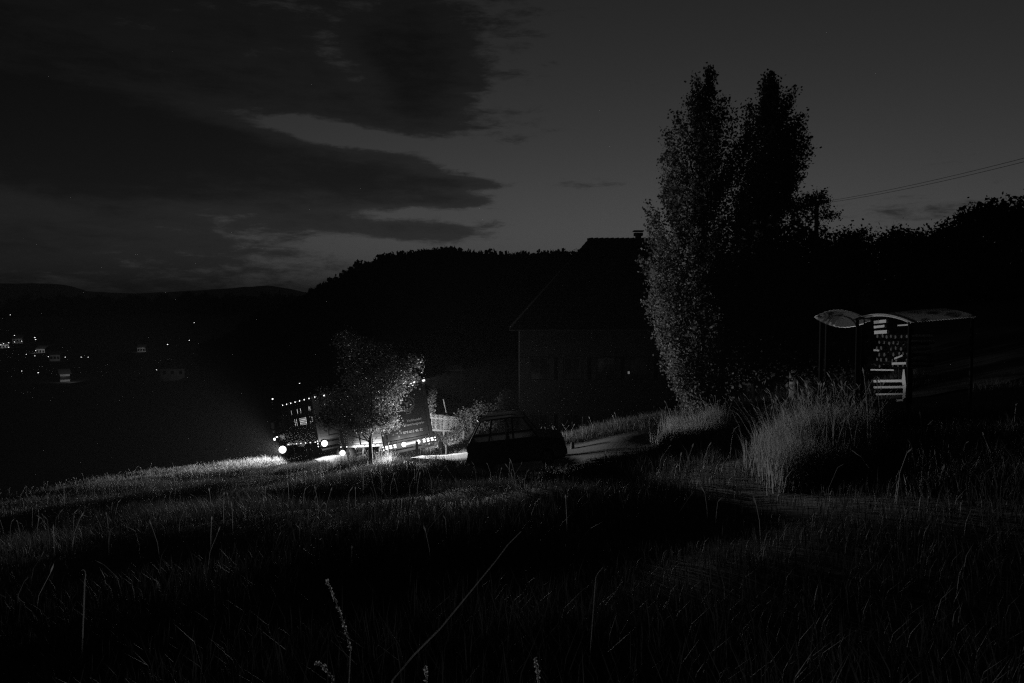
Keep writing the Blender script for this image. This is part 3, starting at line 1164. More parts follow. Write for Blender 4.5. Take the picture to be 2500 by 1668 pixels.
# outline in local x (length, rear at 0) / z; width along y 0..1.75, greenhouse drawn in at the top
lower_ = [(.06, .28), (0.0, .45), (0.0, .80), (.05, .98), (3.05, 1.02), (3.95, .93), (4.2, .78), (4.24, .45), (4.15, .26)]
body = MB()
n = len(lower_)
for yy, ins in ((0.05, .03), (0.0, 0), (1.75, 0), (1.70, .03)):
    body.v += [(p[0] + (ins if p[0] < 2 else -ins), yy, p[1]) for p in lower_]
for k in range(3):
    for i in range(n):
        j = (i + 1) % n
        body.f.append((k * n + i, k * n + j, (k + 1) * n + j, (k + 1) * n + i))
body.f += [tuple(range(n)), tuple(reversed(range(3 * n, 4 * n)))]
body = body.build('body', car_m, car)
MB().box((2.1, .875, .36), (3.9, 1.5, .36)).build('underbody', dark_m, car)
# roof and pillars
roofp = [(.62, 1.70), (.95, 1.77), (2.0, 1.80), (2.55, 1.74), (2.6, 1.70), (2.0, 1.745), (.95, 1.72)]
MB().prism(roofp, 'y', .14, 1.61).build('roof', car_m, car)
for yy, s_ in ((.06, 1), (1.69, -1)):
    for (a, b, wd) in (((.07, .97), (.66, 1.72), .12), ((.95, 1.0), (1.15, 1.74), .09), ((2.0, 1.01), (2.02, 1.75), .09), ((3.08, 1.01), (2.5, 1.73), .07)):
        MB().bar((a[0], yy, a[1]), (b[0], yy + s_ * .10, b[1]), wd, .06).build('pillar', car_m, car)
    MB().bar((.05, yy, 1.0), (3.1, yy, 1.03), .07).build('sill_trim', car_m, car)
    for q in ([(.22, 1.0), (.92, 1.0), (1.1, 1.72), (.72, 1.7)], [(1.05, 1.0), (1.95, 1.0), (1.97, 1.74), (1.22, 1.73)], [(2.08, 1.0), (2.98, 1.0), (2.48, 1.72), (2.1, 1.74)]):
        g_ = MB()
        g_.add([(p[0], yy + s_ * .10 * (p[1] - 1) / .74 + .006 * s_, p[1]) for p in q], [(0, 1, 2, 3)])
        g_.build('side_window', glass_m, car)
    MB().tube([(.75, yy + s_ * .12, 1.80), (.85, yy + s_ * .12, 1.86), (2.1, yy + s_ * .12, 1.87), (2.3, yy + s_ * .12, 1.80)], .018, 6).build('roof_rack_bar', chrome_m, car)
MB().add([(.08, .12, 1.0), (.08, 1.63, 1.0), (.66, 1.58, 1.70), (.66, .17, 1.70)], [(0, 1, 2, 3)]).build('rear_window', glass_m, car)
MB().add([(3.08, .10, 1.03), (3.08, 1.65, 1.03), (2.52, 1.58, 1.72), (2.52, .17, 1.72)], [(0, 1, 2, 3)]).build('windscreen', glass_m, car)
MB().tube([(.60, .2, 1.73), (.52, .5, 1.745), (.50, .875, 1.75), (.52, 1.25, 1.745), (.60, 1.55, 1.73)], .03, 6).build('rear_spoiler', chrome_m, car)
for yy in (.12, 1.63):
    MB().box((.0, yy, .82), (.05, .14, .26)).build('rear_light', glass_dark, car)
MB().box((-.03, .875, .42), (.10, 1.6, .18)).build('rear_bumper', dark_m, car)
MB().box((4.22, .875, .42), (.10, 1.6, .18)).build('front_bumper', dark_m, car)
for yy in (-.08, 1.83):
    MB().box((2.85, yy, 1.12), (.10, .16, .13)).build('wing_mirror', chrome_m if yy < 0 else car_m, car, bevel=.03)
for yy in (.45, 1.25):
    MB().box((1.75, yy, 1.12), (.14, .42, .62)).box((1.72, yy, 1.50), (.1, .24, .18)).build('seat', dark_m, car, bevel=.03)
for x in (.85, 3.4):
    for yy in (.10, 1.65):
        mb = MB()
        s_ = 1 if yy > 1 else -1
        mb.tube([(x, yy - s_ * .16, .31), (x, yy + s_ * .05, .31)], .31, 18)
        wv = mb.build('wheel', dark_m, car)
        MB().tube([(x, yy + s_ * .05, .31), (x, yy + s_ * .065, .31)], .19, 14).build('rim', alu_m, wv)

# ------------------------------------------------------------------ trees
pop_l = [(160, 1708, 1716), (175, 1700, 1726), (202, 1684, 1750), (222, 1678, 1761), (250, 1674, 1764), (286, 1642, 1782), (314, 1628, 1814), (339, 1612, 1814), (388, 1621, 1814), (423, 1630, 1814), (454, 1608, 1814), (489, 1583, 1814), (520, 1575, 1814), (553, 1568, 1814), (600, 1570, 1814), (650, 1574, 1795), (700, 1572, 1790), (760, 1581, 1785), (800, 1595, 1780), (850, 1601, 1775), (900, 1621, 1770), (950, 1655, 1765), (990, 1692, 1760), (1005, 1712, 1755)]
pop_r = [(172, 1884, 1893), (184, 1866, 1902), (200, 1850, 1918), (223, 1842, 1935), (265, 1818, 1949), (317, 1797, 1963), (370, 1797, 1974), (416, 1797, 1972), (444, 1797, 1960), (460, 1797, 1936), (503, 1797, 1920), (542, 1797, 1930), (575, 1797, 1900), (595, 1797, 1860)]
bl = (P(1715, 1008, 32)[0], 32.0, H(P(1715, 1008, 32)[0], 32.0))
br = (P(1836, 1000, 37)[0], 37, H(P(1836, 1000, 37)[0], 37))
profile_tree('poplar_tree', 'tall poplar with a lit left flank, the left of the pair', 'tree', 'pair of tall poplars', bl, pop_l, 32, 200, 38, .105, poplar_m, 101, .8, .24, .19)
profile_tree('poplar_tree', 'tall black poplar with a rounded top, right of its lit twin', 'tree', 'pair of tall poplars', br, pop_r, 37, 112, 38, .12, poplar_m, 121, .85, .24, .2)


def tree_at(px, ybase, D, name, label, cat, group, blobs_px, n_clu, per, leaf, m, seed, **kw):
    """blobs given as pixel centre / pixel radii at the tree's own distance"""
    x = P(px, 834, D)[0]
    z = H(x, D) if ybase is None else P(px, ybase, D)[2]
    bl_ = []
    for (a, b, ra, rb2) in blobs_px:
        q = P(a, b, D)
        bl_.append(((q[0] - x, 0, q[2] - z), (ra * D / FPX, ra * D / FPX * .9, rb2 * D / FPX)))
    return blob_tree(name, label, cat, group, (x, D, z), bl_, n_clu, per, leaf, m, seed, **kw)


tree_at(905, None, 33.5, 'small_tree', 'young leafy tree in front of the trailer, lit from below', 'tree', None,
        [(900, 880, 70, 60), (850, 830, 36, 22), (880, 930, 60, 40), (960, 900, 52, 26), (1008, 885, 24, 22), (790, 1010, 30, 18), (845, 1015, 66, 18), (845, 1000, 60, 24), (930, 985, 56, 30),
         (965, 955, 36, 20), (925, 1028, 40, 14), (900, 1010, 60, 18), (985, 925, 36, 20), (815, 1025, 44, 12), (900, 1038, 56, 10), (945, 1020, 26, 18), (800, 970, 36, 20), (778, 1028, 30, 12), (825, 1036, 40, 9), (940, 1042, 44, 8), (880, 1046, 40, 7)],
        520, 28, .08, leaf_m, 140, trunk_r=.10, spread=.15, trunk_top=(0, 0, 4.3), shell=.2, wexp=.5)
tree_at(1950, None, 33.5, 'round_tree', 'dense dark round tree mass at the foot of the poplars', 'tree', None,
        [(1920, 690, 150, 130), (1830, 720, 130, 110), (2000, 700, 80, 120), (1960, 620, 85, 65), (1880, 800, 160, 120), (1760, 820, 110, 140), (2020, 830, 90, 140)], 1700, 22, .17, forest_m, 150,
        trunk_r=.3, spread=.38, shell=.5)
tree_at(1965, None, 44, 'airy_tree', 'airy young tree round the top of the power pole', 'tree', None,
        [(1945, 520, 40, 30), (1990, 505, 32, 36), (2010, 480, 16, 24), (1960, 500, 40, 24), (2015, 527, 32, 9), (1930, 500, 18, 18)], 115, 22, .13, poplar_m, 160, trunk_r=.1, spread=.16, shell=.2)
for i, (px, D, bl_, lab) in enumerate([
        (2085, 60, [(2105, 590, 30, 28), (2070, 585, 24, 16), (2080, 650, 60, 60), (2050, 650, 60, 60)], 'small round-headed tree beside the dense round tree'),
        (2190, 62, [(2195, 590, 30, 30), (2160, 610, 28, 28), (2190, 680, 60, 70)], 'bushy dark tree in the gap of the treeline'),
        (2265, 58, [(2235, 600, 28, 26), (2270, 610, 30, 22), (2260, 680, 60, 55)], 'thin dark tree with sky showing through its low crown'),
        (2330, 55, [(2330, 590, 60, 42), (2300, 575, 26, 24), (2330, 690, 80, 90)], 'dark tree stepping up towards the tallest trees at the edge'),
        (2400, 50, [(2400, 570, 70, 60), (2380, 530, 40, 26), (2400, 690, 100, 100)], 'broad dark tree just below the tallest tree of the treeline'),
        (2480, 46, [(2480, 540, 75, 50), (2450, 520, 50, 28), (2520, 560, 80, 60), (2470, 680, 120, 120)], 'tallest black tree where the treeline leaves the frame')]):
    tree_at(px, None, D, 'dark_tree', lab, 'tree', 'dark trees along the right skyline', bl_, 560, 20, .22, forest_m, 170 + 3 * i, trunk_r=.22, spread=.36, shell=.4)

# hedge, saplings and bank greenery behind the trailer
for i, (px, D, bl_, lab) in enumerate([
        (1135, 42, [(1135, 1025, 20, 22), (1150, 1030, 24, 22)], 'lit hedge bush next to the end of the slatted fence'),
        (1180, 42, [(1180, 1010, 28, 26), (1190, 1030, 36, 26), (1165, 1015, 22, 22)], 'lit hedge bush rising behind the rear of the car'),
        (1232, 42, [(1230, 1000, 20, 34), (1240, 975, 14, 18), (1215, 1015, 28, 26), (1250, 1010, 20, 40)], 'tallest lit hedge bush with ragged top above the car roof')]):
    tree_at(px, None, D, 'hedge_bush', lab, 'bush', 'hedge bushes behind the car', bl_, 200, 20, .09, bush_m, 200 + 3 * i, trunk_r=.05, spread=.14, shell=.2)
tree_at(1053, None, 41.5, 'sapling', 'thin lit sapling at the trailer corner above the slatted fence', 'tree', None,
        [(1052, 985, 7, 30), (1057, 960, 5, 16), (1048, 1000, 7, 20)], 60, 16, .08, bush_m, 215, trunk_r=.03, spread=.10, shell=.1)
x, y = scatter(1500, -4.6, -1.9, 38.6, 43.4, 230, lambda a, b: road_dist(a, b) > 1.9)
pts = ground_pts(x, y)
V, F = leaf_cloud(pts + np.array([0, 0, .14]), .11, 9, .085, 231)
tag(np_obj('bank_undergrowth', V, F, bank_m), 'low leafy growth on the lit bank behind the trailer', kind='stuff')

# ------------------------------------------------------------------ slatted fence, posts and small things by the lane
f0, f1 = Vector(P(1046, 1048, 41.2)), Vector(P(1119, 1051, 42.6))
t0, t1 = Vector(P(1046, 1009, 41.2)), Vector(P(1119, 1019, 42.6))
fence = empty('slatted_fence', tuple(f0))
tag(fence, 'pale upright slat fence on the bank beside the trailer', 'fence')
for i in range(24):
    t = (i + .5) / 24
    a, b = f0.lerp(f1, t) - f0, t0.lerp(t1, t) - f0
    b = b + Vector((0, 0, random.uniform(-.02, .02)))
    MB().bar(a, b, .042 * random.uniform(.7, 1.15), .02).build('slat', pale_wood_m, fence)
MB().bar((0, .05, -.05), f1 - f0 + Vector((.5, .05, -.06)), .06, .10).build('lower_rail', wood_m, fence)
MB().bar(Vector((0, .05, .6)), f1 - f0 + Vector((0, .05, .55)), .05, .06).build('upper_rail', wood_m, fence)
for t in (0.02, 0.5, 0.98):
    p = (f1 - f0) * t
    MB().bar(p + Vector((0, .09, -.9)), p + Vector((0, .09, .7)), .08).build('post', wood_m, fence)
q0 = P(1092, 1013, 43)
pole = MB().tube([(0, 0, -.12), tuple(Vector(P(1082, 975, 43)) - Vector(q0))], [.03, .022], 8).build('leaning_pole', pale_wood_m)
pole.location = q0
tag(pole, 'thin pale pole leaning up from behind the slatted fence', 'pole')


def post(px, ytop, ybot, D, wd, label, group=None, m=wood_m, lean=0.0, name='fence_post'):
    b = Vector(P(px, ybot, D))
    t = Vector(P(px, ytop, D))
    h_ = t.z - b.z
    mb = MB().tube([(0, 0, -.4), (0, 0, h_ * .5), (lean, 0, h_)], [wd / 2 * 1.05, wd / 2, wd / 2 * .92], 8)
    o = mb.build(name, m)
    o.location = b
    return tag(o, label, 'post', group)


gp = 'old posts along the meadow edge'
post(1018, 1078, 1124, 34.0, .13, 'stout dark post standing in front of the trailer lamps', gp, log_m)
post(1091, 1086, 1128, 35.0, .12, 'short dark post beside the hanging black drum near the car', gp, log_m)
post(660, 1089, 1126, 55.0, .10, 'upright pale post beside the brightest lorry lamp', gp)
post(657.4, 1091, 1124, 55.3, .06, 'thin dark stake touching the pale post by the lorry lamp', gp, log_m)
post(720, 1084, 1116, 52.0, .09, 'leaning pale post in front of the lorry side', gp, wood_m, -.16)
post(734, 1090, 1112, 52.5, .04, 'thin upright stake right of the leaning pale post', gp, wood_m)
post(586, 1098, 1124, 58, .09, 'dim post at the lit edge of the meadow', gp)
post(522, 1106, 1126, 58, .08, 'leftmost dim post where the meadow drops away', gp)
post(1372, 1068, 1110, 29.0, .17, 'dark post just in front of the car bonnet', gp, log_m)
post(1398, 1080, 1112, 29.5, .14, 'dark post one step right of the car bonnet', gp, log_m)
post(1133, 1052, 1100, 40.2, .15, 'dark upright post between the lit bank and the car', gp, log_m)
q = Vector(P(741, 1105, 52))
st = MB().bar((0, 0, -.3), (0, 0, .36), .05).bar((-.1, 0, .36), (.07, 0, .36), .05).build('marker_stake', wood_m)
st.location = q
tag(st, 'short T-shaped stake in front of the lorry wheels', 'stake')
# wire between the meadow posts
a, b, c_ = Vector(P(520, 1112, 58)), Vector(P(586, 1115, 58)), Vector(P(660, 1118, 55))
wire = MB().tube([a - a, (b - a) * .5 - Vector((0, 0, .04)), b - a, (b + c_) / 2 - a - Vector((0, 0, .04)), c_ - a], .012, 5).build('fence_wire', chrome_m)
wire.location = a
tag(wire, 'slack wire strung between the dim meadow posts', 'wire')
dr = Vector(P(1077, 1110, 37.5))
drum = empty('black_drum', tuple(dr))
tag(drum, 'black upright drum standing by the lit lane', 'drum')
MB().tube([(0, 0, -.05), (0, 0, .03), (0, 0, .52), (0, 0, .58)], [.10, .125, .125, .09], 14).build('shell', dark_m, drum, smooth=True)
MB().tube([(0, 0, .58), (0, 0, .61)], .10, 14).build('lid', dark_m, drum)
MB().tube([(-.06, -.12, .25), (.03, -.135, .32), (.05, -.125, .42)], .012, 6).build('handle', chrome_m, drum)
# the grassy hump catching the lamps in front of the lorry
x, y = scatter(900, -12.5, -8.2, 41.0, 44.5, 250, off_road)
V, F = blades(ground_pts(x, y), .42, .022, .6, 251, 9, .14)
tag(np_obj('verge_grass', V, F, tall_m), 'bright grass verge in front of the lorry lamps', kind='stuff')

# small open shelter beyond the fence
sb = Vector(P(1110, 935, 62))
sh = empty('open_shelter', tuple(sb))
tag(sh, 'faint open shelter with a pitched roof beyond the slatted fence', 'shelter')
u_ = 62 / FPX
MB().add([(-26 * u_, -.5, 32 * u_), (23 * u_, -.5, 34 * u_), (17 * u_, .9, 42 * u_), (-22 * u_, .9, 41 * u_),
          (-26 * u_, -.5, 30 * u_), (23 * u_, -.5, 32 * u_), (17 * u_, .9, 40 * u_), (-22 * u_, .9, 39 * u_)],
         [(0, 1, 2, 3), (4, 7, 6, 5), (0, 4, 5, 1), (1, 5, 6, 2), (2, 6, 7, 3), (3, 7, 4, 0)]).build('roof', mat('shelter_roof', .2, .8), sh)
for px in (-20, 17):
    for yy in (-.35, .7):
        MB().bar((px * u_, yy, -3.0), (px * u_, yy, 31 * u_), .14).build('post', mat('shaded_beam', .03, .95, spec=.05), sh)  # shade put into the post colour so the posts stay faint

# ------------------------------------------------------------------ farmhouse behind the lane
house = empty('farmhouse', (4.6, 43.2, -5.6))
tag(house, 'large dark farmhouse with a tiled hip roof behind the poplars', 'house')
hx0, hx1, hy0, hy1, hz0, ze = -4.2, 6.2, -2.6, 6.0, -.8, 6.1
zr = 10.75
rx0, rx1 = -.35, 4.0
wl = MB()
wl.box(((hx0 + hx1) / 2, (hy0 + hy1) / 2, (hz0 + ze) / 2), (hx1 - hx0, hy1 - hy0, ze - hz0)).build('wall', wall_m, house)
ov = .55
ym = (hy0 + hy1) / 2
A, B, Cc, Dd = (hx0 - ov, hy0 - ov, ze - .25), (hx1 + ov, hy0 - ov, ze - .25), (hx1 + ov, hy1 + ov, ze - .25), (hx0 - ov, hy1 + ov, ze - .25)
E1, E2 = (rx0, ym, zr), (rx1, ym, zr)
roof = MB().add([A, B, Cc, Dd, E1, E2], [(0, 1, 5, 4), (1, 2, 5), (2, 3, 4, 5), (3, 0, 4), (3, 2, 1, 0)]).build('roof', tile_m, house)
nrow = 24
for r_ in range(nrow):
    t, t2 = r_ / nrow, (r_ + 1.25) / nrow
    t2 = min(t2, 1)
    l0, r0_ = Vector(A).lerp(Vector(E1), t), Vector(B).lerp(Vector(E2), t)
    l1, r1_ = Vector(A).lerp(Vector(E1), t2), Vector(B).lerp(Vector(E2), t2)
    nn = (r0_ - l0).cross(l1 - l0).normalized()
    v = [l0 + nn * .09, r0_ + nn * .09, r1_ + nn * .03, l1 + nn * .03, l0 + nn * .01, r0_ + nn * .01]
    MB().add(v, [(0, 1, 2, 3), (4, 5, 1, 0)]).build('tile_course', tile_m, roof)
for k in range(15):
    t = (k + .5) / 15
    c_ = Vector(E1).lerp(Vector(E2), t)
    MB().tube([c_ + Vector((-.17, 0, .02)), c_ + Vector((.15, 0, .05))], [.11, .13], 8).build('ridge_tile', tile_m, roof)
chx = P(1556, 600, 45)[0] - 4.6
chz = P(1556, 565, 45)[2] + 5.6
ch = MB().box((chx, ym - .2, (zr - 1 + chz - .55) / 2), (.42, .42, chz - .55 - zr + 1)).build('chimney', chim_m, house)
MB().box((chx, ym - .2, chz - .42), (.30, .30, .26)).box((chx, ym - .2, chz - .55), (.50, .50, .06)).box((chx, ym - .2, chz - .2), (.46, .46, .16)).box((chx, ym - .2, chz - .02), (.56, .56, .06)).build('chimney_cap', chim_m, ch)
for z in (1.0, 3.9):
    for x in (-3.2, -1.5, .2, 1.9, 3.6, 5.2):
        if z < 2 and x in (.2,):
            continue
        f_ = MB()
        f_.box((x, hy0 - .03, z + .55), (.92, .06, .06)).box((x, hy0 - .03, z - .6), (1.05, .12, .06)).box((x - .43, hy0 - .03, z), (.06, .06, 1.1)).box((x + .43, hy0 - .03, z), (.06, .06, 1.1)).box((x, hy0 - .03, z), (.05, .05, 1.08))
        f_ = f_.build('window', shutter_m, house)
        MB().box((x, hy0 - .012, z), (.8, .016, 1.06)).build('pane', glass_dark, f_)
        for s_ in (-1, 1):
            MB().box((x + s_ * .72, hy0 - .03, z), (.46, .04, 1.14)).build('shutter', shutter_m, f_)
MB().box((.2, hy0 - .03, .15), (1.0, .06, 2.0)).build('door', shutter_m, house)
# porch lamp
pl = Vector(P(1535, 910, 40.2)) - Vector((4.6, 43.2, -5.6))
lm = MB().tube([pl + Vector((0, 0, -.06)), pl + Vector((0, 0, .06))], .05, 8).build('porch_lamp', porch_m, house)
MB().bar(pl + Vector((0, .05, .08)), pl + Vector((0, .45, .12)), .03).build('lamp_arm', dark_m, lm)

# ------------------------------------------------------------------ power pole and cables
pb = P(1988, 834, 46)
pt = P(1988, 490, 46)
pole_z = H(pb[0], 46)
up = empty('utility_pole', (pb[0], 46, pole_z))
tag(up, 'black wooden power pole rising among leaves right of the poplars', 'utility pole')
MB().tube([(0, 0, -.5), (0, 0, pt[2] - pole_z)], [.15, .115], 10).build('shaft', bark_m, up)
MB().bar((-.05, -.18, pt[2] - pole_z - .25), (.5, -.18, pt[2] - pole_z - .1), .07).build('bracket', chassis_m, up)
for dx in (.2, .48):
    MB().tube([(dx, -.18, pt[2] - pole_z - .2), (dx, -.18, pt[2] - pole_z + .0)], .04, 8).build('insulator', dark_m, up)
for i, (ye, lab) in enumerate(((375, 'upper of two thin cables running up to the right from the pole'), (384, 'lower of two thin cables running up to the right from the pole'))):
    a = Vector((pb[0] + .2 + .28 * i, 45.82, pt[2] - .1 - .05 * i))
    b = Vector(P(2500, ye, 30))
    b = a + (b - a) * 1.35
    pts_ = []
    for k in range(15):
        t = k / 14
        pts_.append(a.lerp(b, t) - Vector((0, 0, 0.9 * t * (1 - t) * 1.0)) - a)
    cb = MB().tube(pts_, .009, 5).build('power_cable', cable_m)
    cb.location = a
    tag(cb, lab, 'cable', 'cables from the power pole')

# ------------------------------------------------------------------ wood store on the bank: two barrel roofs, planks, crate and logs
def barrel_roof(name, label, a, b, width, rise, m, hgt, group):
    """corrugated barrel roof from a to b (ridge line ends) on four posts"""
    a, b = Vector(a), Vector(b)
    d = (b - a)
    L = d.length
    dn = d.normalized()
    s_ = Vector((-dn.y, dn.x, 0)).normalized()
    root = empty(name, tuple(a))
    tag(root, label, 'wood store', group)
    nu, nv = 96, 13
    V = []
    for i in range(nu + 1):
        for j in range(nv):
            q = -1 + 2 * j / (nv - 1)
            z = rise * (1 - q * q) - rise + .009 * math.sin(i * PI / 2)
            V.append(dn * (L * i / nu) + s_ * (q * width / 2) + Vector((0, 0, z)))
    n0 = len(V)
    V += [v - Vector((0, 0, .012)) for v in V]
    F = []
    for i in range(nu):
        for j in range(nv - 1):
            k = i * nv + j
            F.append((k, k + 1, k + nv + 1, k + nv))
            F.append((n0 + k, n0 + k + nv, n0 + k + nv + 1, n0 + k + 1))
    for j in range(nv - 1):
        F.append((j, n0 + j, n0 + j + 1, j + 1))
    MB().add(V, F).build('roof_sheet', m, root, smooth=True)
    for t in (.03, .97):
        for q in (-.9, .9):
            p = dn * (L * t) + s_ * (q * width / 2)
            zt = rise * (1 - q * q) - rise - .02
            zb = H(a.x + p.x, a.y + p.y) - a.z - .2
            MB().bar(p + Vector((0, 0, zb)), p + Vector((0, 0, zt)), .06).build('post', store_post_m, root)
        arch = []
        for j in range(9):
            q = -.95 + 1.9 * j / 8
            arch.append(dn * (L * t) + s_ * (q * width / 2) + Vector((0, 0, rise * (1 - q * q) - rise - .045)))
        MB().tube(arch, .022, 6).build('arch_rib', wood_m, root)
    return root


ws = 'roofed wood stores on the bank'
store_post_m = mat('shaded_post', 0.008, 1.0, spec=0.0)  # near-black and without sheen: shade put into the colour, hiding lamplight on the posts
ra = empty('wood_store', P(2050, 790, 22.0))
tag(ra, 'small wood store under a bulging curved sheet roof left of the long one', 'wood store', ws)
o0 = Vector(P(2050, 790, 22.0))
Vv, Ff = [], []
nu, nv_ = 36, 13
for i in range(nu + 1):
    t = i / nu
    xm = 1988 + 132 * t
    ym_ = 774 + 9 * t
    lens = math.sin(PI * t) ** .8
    for j in range(nv_):
        q = j / (nv_ - 1)
        yy = ym_ + lens * (-22 + 42 * q)
        dd = 23.0 - 1.9 * q * lens - .2
        p = Vector(P(xm + 10 * math.sin(PI * q), yy, dd)) - o0
        p.z += .10 * math.sin(PI * q) * lens + .006 * math.sin(i * PI / 1.5)
        Vv.append(p)
for i in range(nu):
    for j in range(nv_ - 1):
        k = i * nv_ + j
        Ff.append((k, k + 1, k + nv_ + 1, k + nv_))
n0 = len(Vv)
Vv += [v - Vector((0, 0, .015)) for v in Vv]
Ff += [tuple(n0 + m for m in reversed(f)) for f in Ff]
MB().add(Vv, Ff).build('roof_sheet', roofsheet_m, ra, smooth=True)
for (px, dd) in ((2006, 22.2), (2106, 22.2), (2020, 22.9), (2095, 22.9)):
    t_ = Vector(P(px, 782, dd)) - o0
    MB().bar((t_.x, t_.y, H(P(px, 782, dd)[0], dd) - o0.z - .2), tuple(t_), .09).build('post', store_post_m, ra)
barrel_roof('wood_store', 'long barrel-roofed wood store sheltering planks and split logs', (9.15, 19.8, 1.38), (10.72, 19.85, 1.51), 2.9, .17, roofsheet_m, 2, ws)
XS = 9.32                                       # the open left end of the long store, where the stack's face stands


def W_(px, py, dx=0.0):
    D = (XS + dx) * FPX / (px - 1250)
    return Vector(P(px, py, D))


# crate: upright board at its right end and four cross boards
cb_ = W_(2133, 985)
crate = empty('wooden_crate', tuple(cb_))
tag(crate, 'slatted wooden crate at the foot of the stacked logs', 'crate')
for (xa, xb, yy, th_, mm) in ((2134, 2207, 931, .062, pale_wood_m), (2134, 2211, 946, .055, wood_m), (2140, 2209, 963, .045, wood_m), (2190, 2206, 978, .05, wood_m)):
    a, b = W_(xa, yy) - cb_, W_(xb, yy - 1) - cb_
    MB().bar(a, b, .03, th_).build('board', mm, crate)
up_ = MB().prism([(2210, 902), (2213, 902), (2217, 940), (2215, 972), (2208, 975), (2210, 945), (2206, 930)], 'y', 0, .05)
up_.v = [tuple(W_(v[0], v[2]) - cb_ + Vector((v[1] - .05, 0, 0))) for v in up_.v]
up_.build('upright_board', pale_wood_m, crate)
# loose boards stacked in the store
for (xa, ya, xb, yb, th_, lab) in ((2136, 787, 2166, 784, .075, 'topmost pale board poking out under the wood store roof'), (2136, 799, 2162, 796, .06, 'second pale board from the top of the wood stack'),
                                   (2137, 812, 2168, 810, .085, 'thick third board below the roof of the wood store'), (2194, 795, 2222, 793, .035, 'thin board at the right under the wood store roof'),
                                   (2135, 855, 2149, 856, .04, 'short bright board end halfway up the wood stack'), (2180, 888, 2215, 887, .055, 'bright split board at the right of the wood stack'),
                                   (2128, 903, 2185, 904, .035, 'long thin board lying across above the crate'), (2186, 876, 2206, 868, .04, 'slanting split stick in the middle of the wood stack')):
    a, b = W_(xa, ya, -.06), W_(xb, yb, -.02)
    o = MB().bar((0, 0, 0), b - a, .06, th_).build('loose_board', pale_wood_m, )
    o.location = a
    tag(o, lab, 'board', 'loose boards in the wood store')
# split logs: ends to the front
ln_ = 0
names_row = ['under the top boards', 'second log row from the top', 'middle log row', 'fourth log row', 'fifth log row', 'lowest log row above the crate']
logs_xy = []
for r_ in range(6):
    yy = 822 + r_ * 14.2
    for k in range(7):
        xx = 2141 + k * 11.8 + random.uniform(-2, 2) + (5 if r_ % 2 else 0)
        if xx > 2222:
            continue
        logs_xy.append((r_, k, xx, yy + random.uniform(-2, 2)))
log_meshes = []
for v_ in range(5):
    n = random.choice((5, 6, 7, 9))
    mb = MB()
    rad = [.052 * random.uniform(.7, 1.15) for _ in range(n)]
    v = []
    for yy in (0, .62):
        for k in range(n):
            a = 2 * PI * k / n
            v.append((rad[k] * math.cos(a), yy, rad[k] * math.sin(a)))
    mb.add(v, [tuple(range(n)), tuple(reversed(range(n, 2 * n)))] + [(i, n + i, n + (i + 1) % n, (i + 1) % n) for i in range(n)])
    o = mb.build('firewood_log', log_m)
    o.data.materials.append(logend_m)
    for pgn in o.data.polygons:
        if abs(pgn.normal.y) > .9:
            pgn.material_index = 1
    log_meshes.append(o.data)
    bpy.data.objects.remove(o)
for (r_, k, xx, yy) in logs_xy:
    o = bpy.data.objects.new('firewood_log', random.choice(log_meshes))
    C.objects.link(o)
    o.location = W_(xx, yy, random.uniform(-.02, .16))
    o.rotation_euler = (0, random.uniform(0, 6.28), -PI / 2 + random.uniform(-.06, .06))
    tag(o, 'split log, %s in the %s row of the wood stack' % (['leftmost', 'second from the left', 'third from the left', 'fourth from the left', 'fifth from the left', 'sixth from the left', 'rightmost'][k], ['top', 'second', 'third', 'fourth', 'fifth', 'lowest'][r_]), 'log', 'split logs in the wood store')

# ------------------------------------------------------------------ close grass stems and weeds
def stem(name, label, pts_px, D, r0, m, spike=None, group='tall stems close to the camera'):
    base = Vector(P(*pts_px[0], D[0] if isinstance(D, tuple) else D))
    pp = []
    for i, (a, b) in enumerate(pts_px):
        d = D if not isinstance(D, tuple) else D[0] + (D[1] - D[0]) * i / (len(pts_px) - 1)
        pp.append(Vector(P(a, b, d)) - base)
    gz = H(base.x, base.y) - base.z
    if gz < 0:
        pp.insert(0, Vector((-.05, 0, gz)))
    root = empty(name, tuple(base))
    tag(root, label, 'plant', group)
    nn = len(pp)
    MB().tube(pp, [r0 * (1 - .55 * i / (nn - 1)) for i in range(nn)], 5).build('stem', m, root)
    if spike:
        k0, cnt, sz = spike
        r_ = np.random.default_rng(abs(hash(label)) % 1000 if False else len(label))
        seg = pp[k0:]
        cen = []
        for i in range(cnt):
            t = (i + .5) / cnt * (len(seg) - 1)
            j = min(int(t), len(seg) - 2)
            cen.append(tuple(seg[j].lerp(seg[j + 1], t - j)))
        V, F = leaf_cloud(np.array(cen), sz * .5, 5, sz * 1.4, 3 + len(label))
        np_obj('seed_head', V, F, m, root)
    return root


stem('grass_stem', 'longest pale grass stem slanting up from the lower edge', [(958, 1662), (1010, 1600), (1075, 1535), (1120, 1480), (1165, 1425), (1210, 1370), (1240, 1330), (1272, 1298)], (2.6, 3.2), .0040, stem_m, None)
stem('grass_stem', 'drooping seed spike left of the longest grass stem', [(856, 1590), (850, 1560), (835, 1510), (820, 1470), (808, 1440), (798, 1416)], 3.2, .003, stem_m, (1, 30, .007))
stem('weed', 'low branching weed at the bottom edge left of the long stem', [(815, 1690), (812, 1655), (800, 1640), (785, 1622), (768, 1618)], 2.6, .003, stem_m, (1, 14, .007))
stem('weed', 'short upright weed at the bottom edge right of the long stem', [(1040, 1690), (1041, 1660), (1040, 1640), (1039, 1626)], 2.5, .003, stem_m, (1, 8, .007))
stem('weed', 'small flowering weed near the bottom edge below the car', [(1318, 1690), (1314, 1655), (1312, 1635), (1306, 1605)], 2.7, .003, stem_m, (1, 14, .007))
